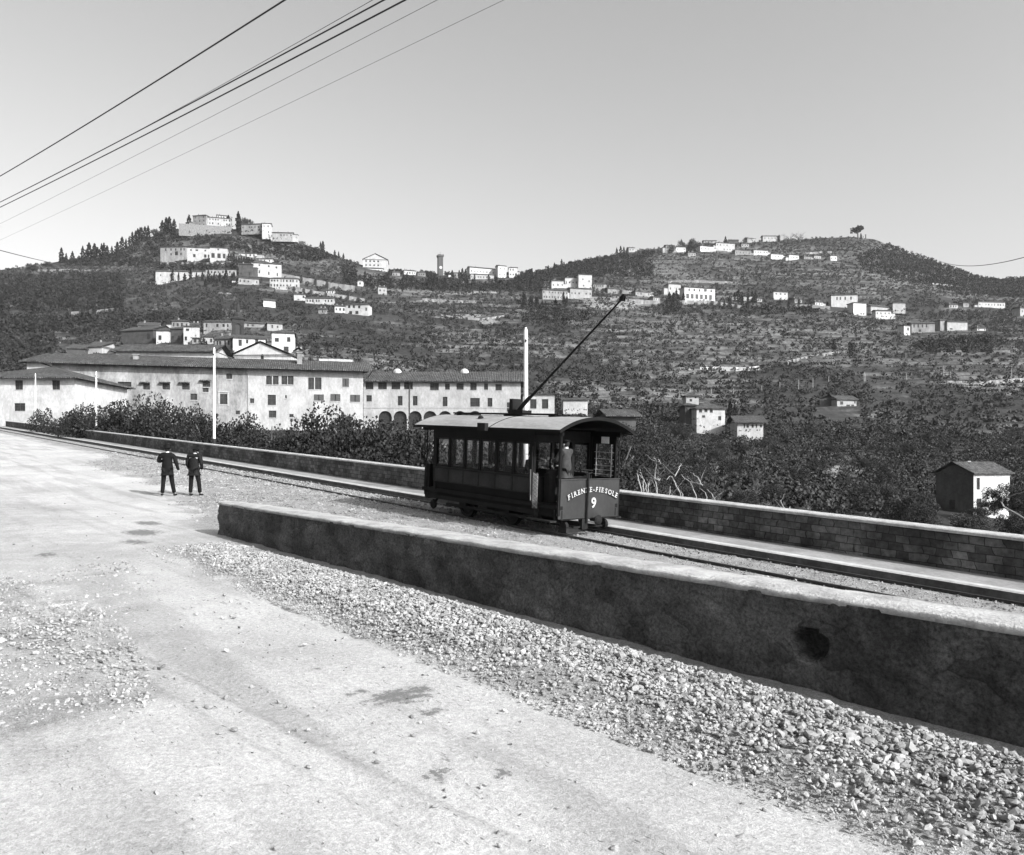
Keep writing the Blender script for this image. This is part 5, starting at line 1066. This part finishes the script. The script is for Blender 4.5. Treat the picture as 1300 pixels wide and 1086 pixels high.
# dashes
def dash(x0, ya, yb, d, z0, z1, mat, nm):
    b = MB(); n = 10
    for i in range(n):
        y0 = ya+(yb-ya)*i/n; y1 = ya+(yb-ya)*(i+1)/n; c = lambda y: x0-d*(2*(y-ya)/(yb-ya)-1)**2*.04
        b.add([(c(y0), y0, z0), (c(y1), y1, z0), (c(y1), y1, z1), (c(y0), y0, z1), (c(y0)-d*.03, y0, z0), (c(y1)-d*.03, y1, z0), (c(y1)-d*.03, y1, z1), (c(y0)-d*.03, y0, z1)], [(0, 1, 2, 3), (4, 7, 6, 5), (2, 6, 7, 3), (0, 4, 5, 1)])
    return part(nm, b, mat)
df = dash(XF, -YH, YH, 1, .42, 1.40, 't_dash', 'front_dash')
b = MB().tube([(XF-.04, -YH-.01, 1.405), (XF+.005, -.5, 1.41), (XF+.005, .5, 1.41), (XF-.04, YH+.01, 1.405)], .014, 8); b.tube([(XF-.03, -YH, 1.4), (XF-.03, -YH, .42)], .006); b.tube([(XF-.03, YH, 1.4), (XF-.03, YH, .42)], .006); b.tube([(XF-.02, -YH, .42), (XF+.01, 0, .42), (XF-.02, YH, .42)], .006); b.build('rim', MAT['t_dash'], df)
dr = dash(XE, -.92, .92, -1, .42, 1.45, 't_side', 'rear_dash')
# side cheeks of the rear platform
b = MB().box(XE+.02, XE+.3, -.96, -.92, .5, 1.45); b.box(XE+.02, XE+.3, .92, .96, .5, 1.45); part('rear_cheek', b, 't_side')
# lettering: slab-serif-like gilt letters on the dash, each with a dark drop shade
def letter_mesh(ch, size):
    c = bpy.data.curves.new('letter', 'FONT'); c.body = ch; c.size = size; c.extrude = .004; c.offset = .004*size/.2; c.align_x = 'CENTER'
    o = bpy.data.objects.new('letter', c); COL.objects.link(o); bpy.context.view_layer.update()
    me = bpy.data.meshes.new_from_object(o.evaluated_get(bpy.context.evaluated_depsgraph_get())); bpy.data.objects.remove(o); bpy.data.curves.remove(c); return me
def lettering(items, nm, mat, dx, dy, dz, parent):
    b = MB()
    for ch, y, z, ang, size in items:
        me = letter_mesh(ch, size); M_ = Matrix(((0, 0, 1, XF+dx), (1, 0, 0, y+dy), (0, 1, 0, z+dz), (0, 0, 0, 1)))@Matrix.Rotation(ang, 4, 'Z')
        b.add([M_@v.co for v in me.vertices], [tuple(p.vertices) for p in me.polygons])
        # serifs: small slabs at the stroke ends of the straight letters
        hh = size*.69; ends = {'F': [(-.17, 0)], 'I': [(0, 0), (0, 1)], 'R': [(-.17, 0), (.2, 0)], 'E': [(-.17, 0), (-.17, 1)], 'N': [(-.2, 0), (.2, 1), (-.2, 1)], 'L': [(-.15, 1)], 'Z': []}.get(ch, [])
        for ex, ez in ends:
            mm = M_@Matrix.Translation((ex*size*1.25, ez*hh, 0)); b.box(-size*.12, size*.12, -size*.035, size*.035, -.005, .0052, mm)
        bpy.data.meshes.remove(me)
    b.build(nm, MAT[mat], parent)
word = 'FIRENZE-FIESOLE'; Rr = 2.15; half = .90; ang = math.asin(half/Rr); its = []
adv = {'I': .6, '-': .62, 'E': .92, 'F': .92, 'L': .92}; ws = [adv.get(c, 1.05) for c in word]; tot = sum(ws); pos = 0
for c, w_ in zip(word, ws):
    th = (-1+2*(pos+w_/2)/tot)*ang; pos += w_; its.append((c, .08+Rr*math.sin(th), 1.085-Rr*(1-math.cos(th)), -th, .175))
nine = [('9', .10, .67, 0, .37)]
lettering(its, 'lettering', 'letter', .014, 0, 0, df); lettering(its, 'lettering_shade', 'letter_shade', .004, .022, -.022, df); lettering(nine, 'number', 'letter', .014, 0, 0, df); lettering(nine, 'number_shade', 'letter_shade', .004, .026, -.026, df)
# roof
def roof_arc(y, H=2.64, rise=.36, hw=1.36): return H+rise*(1-(abs(y)/hw)**2.1)
ys = np.linspace(-1.36, 1.36, 27); RX0, RX1 = -3.12, 3.42
def roof_shell(x0, x1, off, th):
    b = MB(); n = len(ys); P = [(y, roof_arc(y)+off) for y in ys]+[(y, roof_arc(y)+off-th) for y in ys[::-1]]; m_ = len(P)
    b.v = [(x0, y, z) for y, z in P]+[(x1, y, z) for y, z in P]; b.f = [[i, (i+1) % m_, (i+1) % m_+m_, i+m_] for i in range(m_)]
    for k in range(n-1):
        b.f.append([k, m_-1-k, m_-2-k, k+1]); b.f.append([m_+k, m_+k+1, 2*m_-2-k, 2*m_-1-k])
    b.m = [0]*len(b.f); return b
rf = part('roof', roof_shell(RX0, RX1, 0, .035), 't_roof', None)
roof_shell(RX0+.02, RX1-.02, -.037, .03).build('ceiling', MAT['t_side'], rf)
roof_shell(RX1+.002, RX1+.03, .004, .085).build('end_moulding', MAT['t_side'], rf); roof_shell(RX0-.03, RX0-.002, .004, .085).build('end_moulding', MAT['t_side'], rf)
b = MB().box(RX0, RX1, -1.375, -1.345, 2.585, 2.65); b.box(RX0, RX1, 1.345, 1.375, 2.585, 2.65); b.build('gutter_moulding', MAT['t_side'], rf)
b = MB()
for i in range(12):
    y0, y1 = -1.36+2.72*i/12, -1.36+2.72*(i+1)/12; z0, z1 = roof_arc(y0), roof_arc(y1)
    b.tube([(.62, y0, z0+.004), (.62, y1, z1+.004)], .014, 4)
b.build('roof_seam', MAT['t_wood'], rf)
part('destination_board', MB().box(.28, .62, -1.5, -1.38, 2.55, 2.76), 't_dark')
part('roof_walkboard', MB().box(-2.5, 2.25, -.34, -.2, 3.03, 3.07).box(-2.5, 2.25, -.12, .02, 3.03, 3.07).box(-2.5, 2.25, .1, .24, 3.03, 3.07).box(-2.3, -2.22, -.36, .26, 2.97, 3.03).box(0, .08, -.36, .26, 2.97, 3.03).box(1.9, 1.98, -.36, .26, 2.97, 3.03), 't_dark')
part('gong_cap', MB().lathe([(.09, 0), (.08, .05), (.03, .09)], (-.55, -.75, roof_arc(.75)-.01), 10), 't_dark')
# trolley gear
b = MB().box(.02, .66, -.22, .12, 3.07, 3.16); b.box(.05, .2, -.2, .1, 3.16, 3.48); b.tube([(.3, -.05, 3.16), (.52, -.05, 3.34), (.75, -.05, 3.52)], .06, 8); tb = part('trolley_base', b, 't_dark')
P0 = Vector((.42, -.05, 3.26)); P1 = Vector((4.05, 0, 5.93)); tp = part('trolley_pole', MB().tube([P0, P0.lerp(P1, .3), P1], [.045, .034, .022], 8), 't_dark')
hd = MB(); hd.lathe([(.065, -.025), (.045, 0), (.065, .025)], P1+Vector((.04, 0, .05)), 14, Matrix.Rotation(math.pi/2, 3, 'X').to_4x4()); hd.box(P1.x-.06, P1.x+.07, -.045, -.032, P1.z-.05, P1.z+.06); hd.box(P1.x-.06, P1.x+.07, .032, .045, P1.z-.05, P1.z+.06); hd.build('trolley_wheel', MAT['t_dark'], tp)
# platform posts, handrails
def rod(name, pts, r, mat='t_dark'): return part(name, MB().tube(pts, r, 8), mat)
rod('corner_post', [(XF-.06, -YH+.03, .5), (XF-.06, -YH+.03, 2.66)], .045, 't_side'); rod('corner_post', [(XF-.06, YH-.03, 1.4), (XF-.06, YH-.03, 2.4), (XF+.0, YH+.04, 2.55), (XF+.1, YH+.14, 2.62)], .018)
rod('handrail', [(XB+.1, -YH-.05, .95), (XB+.1, -YH-.05, 2.2)], .016, 't_wood'); rod('handrail', [(XB+.06, -YH-.03, .8), (XB+.06, -YH-.06, 1.6)], .014, 'brass')
for y in (-1.0, 1.0): rod('rear_post', [(XE+.06, y, 1.4), (XE+.06, y, 2.35), (XE+.1, y, 2.52), (XE+.22, y, 2.62)], .018, 't_wood')
rod('rear_post', [(XE+.22, -1.02, .6), (XE+.22, -1.02, 2.6)], .02)
part('rear_lamp', MB().lathe([(.07, 0), (.07, .1), (.03, .14)], (XE-.03, -.9, 1.42), 10), 't_dark')
# far side screen of the front platform
b = MB().box(2.22, 2.38, YH-.05, YH-.0, .74, 2.62); b.box(2.98, 3.06, YH-.05, YH, .74, 2.62); b.box(2.38, 2.98, YH-.05, YH, .74, 1.42); b.box(2.38, 2.98, YH-.05, YH, 2.3, 2.62); ss = part('side_screen', b, 't_side')
MB().box(2.38, 2.98, YH-.03, YH-.025, 1.42, 2.3).build('screen_pane', MAT['glass'], ss)
b = MB()
for z in (1.48, 1.6, 1.72, 1.9, 2.08): b.tube([(2.3, YH-.06, z), (3.02, YH-.06, z)], .009, 5)
for x in (2.38, 2.94): b.tube([(x, YH-.07, 1.42), (x, YH-.07, 2.3)], .014, 5)
b.build('guard_bars', MAT['trim'], ss)
part('notice', MB().box(2.55, 2.83, YH-.075, YH-.062, 2.32, 2.56), 'paper')
# controller, brake staff, folding gate, steps
b = MB().lathe([(.17, .74), (.17, 1.52), (.19, 1.53), (.19, 1.60), (.05, 1.62)], (2.42, -.58, 0), 14); b.box(2.25, 2.42, -.74, -.42, .74, 1.5); ctl = part('controller', b, 't_dark')
MB().tube([(2.42, -.58, 1.61), (2.42, -.58, 1.66), (2.5, -.68, 1.67), (2.56, -.76, 1.71)], .018, 6).build('controller_handle', MAT['brass'], ctl)
b = MB().tube([(XF+.05, -.16, .30), (XF+.05, -.16, 1.56)], .028, 8); b.tube([(XF+.05, -.16, 1.56), (XF-.05, -.34, 1.6), (XF-.05, -.36, 1.68)], .018, 6); b.tube([(XF+.05, -.16, 1.56), (XF+.05, -.02, 1.58)], .016, 6); part('brake_staff', b, 't_dark')
b = MB().tube([(XF-.35, .18, 1.3), (XF-.35, .18, 1.62)], .02, 6)
for k in range(12):
    a0, a1 = 2*math.pi*k/12, 2*math.pi*(k+1)/12; b.tube([(XF-.35+.16*math.cos(a0), .18+.16*math.sin(a0), 1.62), (XF-.35+.16*math.cos(a1), .18+.16*math.sin(a1), 1.62)], .012, 5, False)
part('handbrake_wheel', b, 't_wood')
b = MB()
for k in range(6):
    x = XB+.10+.035*k; b.box(x-.003, x+.003, -YH+.0, -YH+.008, .6, 1.5)
for k in range(9):
    z = .62+.1*k; b.tube([(XB+.10, -YH-.004, z), (XB+.28, -YH-.004, z+.1)], .006, 4); b.tube([(XB+.28, -YH-.004, z), (XB+.10, -YH-.004, z+.1)], .006, 4)
part('folding_gate', b, 'trim')
for y in (-1, 1): part('step_board', MB().box(XB+.12, XF-.1, y*1.08, y*1.3, .33, .37).box(XB+.16, XB+.2, y*.98, y*1.1, .36, .64).box(XF-.2, XF-.16, y*.98, y*1.1, .36, .64), 't_wood')
# running gear
R90 = Matrix.Rotation(math.pi/2, 4, 'X')
for x in (.95, -1.05):
    for y in (-.72, .72):
        w_ = MB(); w_.lathe([(.42, -.05), (.42, -.03), (.385, -.02), (.38, .06), (.30, .06), (.28, .03), (.08, .03), (.08, .1)], (x, y, .385), 24, R90 if y < 0 else Matrix.Rotation(-math.pi/2, 4, 'X')); wo = part('wheel', w_, 't_dark', None, False)
        MB().box(x-.12, x+.12, y*1.0+(-.2 if y < 0 else .12), y*1.0+(-.12 if y < 0 else .2), .3, .52).build('axle_box', MAT['t_dark'], wo)
    part('axle', MB().tube([(x, -.72, .385), (x, .72, .385)], .05, 8), 't_dark')
b = MB()
for y in (-.92, .86): b.box(-1.9, 1.8, y, y+.06, .26, .34); b.box(-1.5, -.6, y, y+.06, .5, .58); b.box(.5, 1.4, y, y+.06, .5, .58)
b.box(-.45, .35, -.5, .5, .2, .6); part('truck_frame', b, 't_dark')
for x, s_ in ((3.18, 1), (-3.0, -1)):
    for y in (-.72, .72):
        g_ = MB(); g_.tube([(x-s_*.35, y, .4), (x-s_*.22, y, .28), (x-s_*.1, y, .12)], [.035, .045, .05], 8); g_.lathe([(.03, -.05), (.13, -.045), (.15, 0), (.13, .045), (.03, .05)], (x-s_*.14, y, .2), 14, R90); part('life_guard', g_, 't_dark')
b = MB().tube([(XF-.1, .14, .36), (XF+.16, .14, .36)], .05, 8); b.lathe([(.05, 0), (.13, .02), (.14, .05), (.10, .09), (.03, .11)], (XF+.12, .14, .36), 14, Matrix.Rotation(math.pi/2, 4, 'Y')); b.box(XF-.12, XF+.02, -.3, -.1, .12, .4); b.box(XF-.1, XF-.03, -.55, .5, .16, .2); part('buffer', b, 't_dark')
part('plough_board', MB().box(XF-.35, XF-.05, -.78, -.35, .04, .16), 't_wood')

# ------------------------------------------------------------------ people
def skin_mesh(J, E, name='body', sub=2):
    ids = list(J); me = bpy.data.meshes.new(name); me.from_pydata([J[k][0] for k in ids], [(ids.index(a), ids.index(b)) for a, b in E], [])
    o = bpy.data.objects.new('tmp', me); COL.objects.link(o); sk = o.modifiers.new('s', 'SKIN'); sk.use_smooth_shade = True
    for i, k in enumerate(ids):
        r = J[k][1]; r = (r, r) if not isinstance(r, tuple) else r; me.skin_vertices[0].data[i].radius = r
    me.skin_vertices[0].data[0].use_root = True
    s2 = o.modifiers.new('u', 'SUBSURF'); s2.levels = sub; s2.render_levels = sub; bpy.context.view_layer.update()
    out = bpy.data.meshes.new_from_object(o.evaluated_get(bpy.context.evaluated_depsgraph_get())); bpy.data.objects.remove(o); out.name = name
    for p in out.polygons: p.use_smooth = True
    return out
def person(label, M4, pose, jacket='cloth_black', trous='cloth_black', hat='bowler', seated=False, coat=.72, group=None):
    """pose in metres, facing +Y, right hand at +x; keys: elbow/wrist/knee/ankle with _l and _r, lean"""
    root = empty('person', label=label, cat='person', group=group); root.matrix_world = M4
    p = dict(pelvis=(0, 0, .94), spine=(0, -.01, 1.14), chest=(0, 0, 1.34), neck=(0, .0, 1.49), head=(0, .02, 1.62), top=(0, .01, 1.70), sh_l=(-.17, 0, 1.43), sh_r=(.17, 0, 1.43), el_l=(-.25, -.02, 1.15), el_r=(.25, -.02, 1.15), wr_l=(-.27, .05, .9), wr_r=(.27, .05, .9),
             hip_l=(-.09, 0, .9), hip_r=(.09, 0, .9), kn_l=(-.12, .02, .49), kn_r=(.12, .02, .49), an_l=(-.14, -.02, .09), an_r=(.14, -.02, .09), to_l=(-.16, .15, .04), to_r=(.16, .15, .04)); p.update(pose)
    J = {'pelvis': (p['pelvis'], (.14, .10)), 'spine': (p['spine'], (.125, .09)), 'chest': (p['chest'], (.15, .105)), 'neck': (p['neck'], .055), 'jaw': (tuple(Vector(p['neck']).lerp(Vector(p['head']), .55)), .065), 'head': (p['head'], (.077, .092)), 'top': (p['top'], .062),
         'sh_l': (p['sh_l'], .062), 'sh_r': (p['sh_r'], .062), 'el_l': (p['el_l'], .042), 'el_r': (p['el_r'], .042), 'wr_l': (p['wr_l'], .026), 'wr_r': (p['wr_r'], .026)}
    def ext(a, b, L): v = (Vector(b)-Vector(a)).normalized(); return tuple(Vector(b)+v*L), v
    E = [('pelvis', 'spine'), ('spine', 'chest'), ('chest', 'neck'), ('neck', 'jaw'), ('jaw', 'head'), ('head', 'top')]
    for s_ in 'lr':
        E += [('chest', 'sh_'+s_), ('sh_'+s_, 'el_'+s_), ('el_'+s_, 'wr_'+s_)]; q, _ = ext(p['el_'+s_], p['wr_'+s_], .07); J['pa_'+s_] = (q, (.036, .02)); E.append(('wr_'+s_, 'pa_'+s_))
        J['hip_'+s_] = (p['hip_'+s_], .085); J['kn_'+s_] = (p['kn_'+s_], .055); J['an_'+s_] = (p['an_'+s_], .036); J['to_'+s_] = (p['to_'+s_], .03)
        E += [('pelvis', 'hip_'+s_), ('hip_'+s_, 'kn_'+s_), ('kn_'+s_, 'an_'+s_), ('an_'+s_, 'to_'+s_)]
    body = skin_mesh(J, E); bm_ = MB(); bm_.v = [tuple(v.co) for v in body.vertices]; bm_.f = [list(f.vertices) for f in body.polygons]; bm_.m = [0]*len(bm_.f)
    for s_, sg in (('l', -1), ('r', 1)):
        q, v = ext(p['el_'+s_], p['wr_'+s_], .08); q = Vector(q); side = Vector((0, 1, 0)) if abs(v.y) < .7 else Vector((0, 0, 1)); side = (side-v*side.dot(v)).normalized(); inn = v.cross(side)*(-sg)
        for k, (o_, L) in enumerate(((-.028, .062), (-.009, .075), (.010, .080), (.028, .072))):
            a = q+side*o_*-1; bm_.tube([a, a+v*L*.45+inn*.008, a+v*L*.8+inn*.024, a+v*L*.95+inn*.04], [.0095, .009, .008, .006], 6)
        a = q-v*.05+side*.03; bm_.tube([a, a+side*.025+v*.025, a+side*.03+v*.055+inn*.012], [.012, .010, .007], 6)
    hd = Vector(p['head']); up = (Vector(p['top'])-hd).normalized() if seated is None else Vector((0, 0, 1))
    bm_.add([hd+Vector(c) for c in ((-.014, .088, -.025), (.014, .088, -.025), (0, .118, -.022), (0, .088, .02))], [(0, 1, 2), (0, 2, 3), (1, 3, 2), (0, 3, 1)])
    for sx in (-1, 1): bm_.lathe([(.004, -.03), (.02, -.015), (.022, .012), (.006, .03)], hd+Vector((sx*.072, -.01, -.01)), 6)
    hands = [Vector(p['wr_l']), Vector(p['wr_r'])]
    for i_, f_ in enumerate(bm_.f):
        c_ = sum((Vector(bm_.v[k_]) for k_ in f_), Vector())/len(f_)
        if not ((c_-hd).length < .16 or any((c_-Vector(p['wr_'+q_])).length < .2 and (c_-Vector(p['wr_'+q_])).dot(Vector(p['wr_'+q_])-Vector(p['el_'+q_])) > 0 for q_ in 'lr')): bm_.m[i_] = 1
    bo = bm_.build('body', [MAT['skin'], MAT[jacket]], root, True)
    ey = MB()
    for sx in (-1, 1): ey.lathe([(.003, -.008), (.011, 0), (.003, .008)], hd+Vector((sx*.032, .084, .01)), 6)
    ey.box(hd.x-.025, hd.x+.025, hd.y+.082, hd.y+.088, hd.z-.052, hd.z-.046); ey.build('eyes_and_mouth', MAT['hair'], root)
    # clothes
    Jj = {'pelvis': (tuple(Vector(p['pelvis'])+Vector((0, -.005, -.05))), (.205, .15)), 'spine': (p['spine'], (.18, .135)), 'chest': (p['chest'], (.20, .145)), 'yoke': (tuple(Vector(p['chest']).lerp(Vector(p['neck']), .55)), (.15, .10)), 'neck': (tuple(Vector(p['neck'])+Vector((0, 0, .005))), .072)}
    Ej = [('pelvis', 'spine'), ('spine', 'chest'), ('chest', 'yoke'), ('yoke', 'neck')]
    if not seated: Jj['hem'] = (tuple(Vector(p['pelvis'])+Vector((0, 0, coat-.94))), (.215, .16)); Ej.append(('pelvis', 'hem'))
    for s_ in 'lr':
        Jj['sh_'+s_] = (p['sh_'+s_], .092); Jj['el_'+s_] = (p['el_'+s_], .07); Jj['wr_'+s_] = (p['wr_'+s_], .047); Ej += [('yoke', 'sh_'+s_), ('sh_'+s_, 'el_'+s_), ('el_'+s_, 'wr_'+s_)]
    link('jacket', skin_mesh(Jj, Ej, 'jacket'), MAT[jacket], root)
    Jt = {'pelvis': (tuple(Vector(p['pelvis'])+Vector((0, 0, .02))), (.155, .12))}; Et = []
    for s_ in 'lr': Jt['hip_'+s_] = (p['hip_'+s_], .105); Jt['kn_'+s_] = (p['kn_'+s_], .078); Jt['an_'+s_] = (tuple(Vector(p['an_'+s_])+Vector((0, 0, -.01))), .07); Et += [('pelvis', 'hip_'+s_), ('hip_'+s_, 'kn_'+s_), ('kn_'+s_, 'an_'+s_)]
    link('trousers', skin_mesh(Jt, Et, 'trousers'), MAT[trous], root)
    for s_ in 'lr':
        a, t_ = Vector(p['an_'+s_]), Vector(p['to_'+s_]); sh = skin_mesh({'h': (tuple(a+Vector((0, -.03, -.04))), .045), 'a': (tuple(a+Vector((0, .0, -.035))), .048), 'b': (tuple(t_), (.05, .035))}, [('h', 'a'), ('a', 'b')], 'shoe'); link('shoe', sh, MAT['hair'], root)
    cb = MB(); cb.lathe([(.058, .0), (.060, .012), (.056, .02)], Vector(p['neck'])+Vector((0, .004, .012)), 12); cb.build('collar', MAT['shirt'], root)
    hc = hd+Vector((0, -.012, .02)); pr = [(.03, -.115), (.07, -.09), (.09, -.03), (.09, .03), (.07, .075), (.02, .095)]
    hb = MB(); hb.lathe([(r_*.93, z) for r_, z in pr], hc+Vector((0, -.012, .01)), 14); link('hair', hb.mesh('hair', True), MAT['hair'], root)
    if hat == 'bowler': prof = [(.172, .03), (.178, .04), (.112, .045), (.11, .115), (.096, .16), (.06, .185), (.01, .19)]
    elif hat == 'wide': prof = [(.19, .03), (.195, .038), (.11, .045), (.105, .11), (.09, .14), (.01, .15)]
    else: prof = [(.098, .025), (.102, .07), (.125, .085), (.12, .105), (.01, .118)]
    h_ = MB().lathe(prof, hd+Vector((0, -.005, .005)), 20)
    if hat == 'cap': h_.add([hd+Vector(c) for c in ((-.06, .08, .035), (.06, .08, .035), (.04, .145, .022), (-.04, .145, .022), (-.06, .08, .045), (.06, .08, .045), (.04, .145, .030), (-.04, .145, .030))], [(0, 3, 2, 1), (4, 5, 6, 7), (0, 1, 5, 4), (1, 2, 6, 5), (2, 3, 7, 6), (3, 0, 4, 7)])
    link('hat', h_.mesh('hat', True), MAT['cloth_black'], root); return root
def stand(px, py, rz, sc=1.0):
    t, a, z, Y = ground_px(px, py); X = (px-CX)/F*Y; return Matrix.Translation((X, Y, float(road_h(t, a))+.005))@Matrix.Rotation(rz, 4, 'Z')@Matrix.Diagonal((sc, sc, sc, 1))
person('man in black jacket and round hat, left of the two standing on the road', stand(212.5, 630, .25, .99), dict(sh_l=(-.2, 0, 1.44), sh_r=(.2, 0, 1.43), el_l=(-.31, .04, 1.19), wr_l=(-.15, .24, 1.22), el_r=(.29, -.03, 1.14), wr_r=(.36, .04, .88), kn_l=(-.13, .0, .48), an_l=(-.16, -.03, .09), kn_r=(.15, .03, .48), an_r=(.22, .05, .09), to_l=(-.2, .13, .04), to_r=(.27, .2, .04), hip_l=(-.1, 0, .9), hip_r=(.1, 0, .9)))
person('man in dark grey jacket with bowed head, right of the two standing on the road', stand(246.5, 630, -.1, .97), dict(neck=(0, .05, 1.47), head=(0, .13, 1.55), top=(0, .16, 1.62), sh_l=(-.2, .02, 1.41), sh_r=(.2, .02, 1.41), el_l=(-.27, .0, 1.14), wr_l=(-.24, .16, .90), el_r=(.27, .0, 1.14), wr_r=(.2, .18, .93), kn_l=(-.12, .01, .48), an_l=(-.13, -.02, .09), kn_r=(.17, .01, .48), an_r=(.22, .0, .09), to_l=(-.15, .14, .04), to_r=(.27, .14, .04)), 'cloth_grey', 'cloth_black', 'cap')
def in_tram(x, y, z, rz, sc=1.0): return TM@Matrix.Translation((x, y, z))@Matrix.Rotation(rz, 4, 'Z')@Matrix.Diagonal((sc, sc, sc, 1))
person('tram driver in grey uniform and cap, working the controller on the open platform', in_tram(2.83, -.55, .745, math.radians(98), .95), dict(el_l=(-.25, .12, 1.18), wr_l=(-.12, .36, 1.14), el_r=(.25, .12, 1.2), wr_r=(.1, .36, 1.16)), 'cloth_light', 'cloth_grey', 'cap')
seat = dict(pelvis=(0, 0, .53), spine=(0, -.02, .73), chest=(0, 0, .93), neck=(0, 0, 1.08), head=(0, .02, 1.21), top=(0, .01, 1.29), sh_l=(-.17, 0, 1.02), sh_r=(.17, 0, 1.02), el_l=(-.22, .03, .76), el_r=(.22, .03, .76), wr_l=(-.12, .24, .66), wr_r=(.12, .24, .66), hip_l=(-.09, .05, .52), hip_r=(.09, .05, .52), kn_l=(-.12, .45, .50), kn_r=(.12, .45, .50), an_l=(-.12, .44, .10), an_r=(.12, .44, .10), to_l=(-.13, .6, .05), to_r=(.13, .6, .05))
person('passenger in dark coat and hat sitting behind the third tram window from the rear', in_tram(-.8, .15, .88, math.pi, 1.0), seat, hat='bowler', seated=True)
person('passenger in dark coat and wide hat sitting low behind the fifth tram window', in_tram(.72, .15, .74, math.pi, .95), seat, hat='wide', seated=True)
person('dark coated passenger standing in the cabin doorway behind the controller', in_tram(1.8, .2, .745, math.radians(-150), .93), dict(el_l=(-.22, .08, 1.16), wr_l=(-.1, .2, 1.05)), 'cloth_black', 'cloth_black', 'bowler')
# dark window in the church gable
for o in list(bpy.data.objects):
    if o.type == 'EMPTY' and o.name.startswith('church') and 'gable with one arched' in o.get('label', ''):
        b = MB().box(.1, 1.2, -.04, .03, .8+.9, 3.2); b.tube([(.65, -.04, 3.2), (.65, .03, 3.2)], .55, 14); b.build('window', MAT['pane'], o)

# ------------------------------------------------------------------ the air over the valley
hz = MB().box(-2600, 3400, -60, 4100, -420, 420).build('haze', None)
t = bpy.data.materials.new('haze'); t.use_nodes = True; n_ = t.node_tree.nodes; n_.remove(n_['Principled BSDF'])
pv = n_.new('ShaderNodeVolumePrincipled'); pv.inputs['Color'].default_value = g(.9); pv.inputs['Density'].default_value = HAZE
t.node_tree.links.new(pv.outputs[0], n_['Material Output'].inputs['Volume']); hz.data.materials.append(t); tag(hz, 'thin pale haze over the valley', 'haze', kind='stuff')
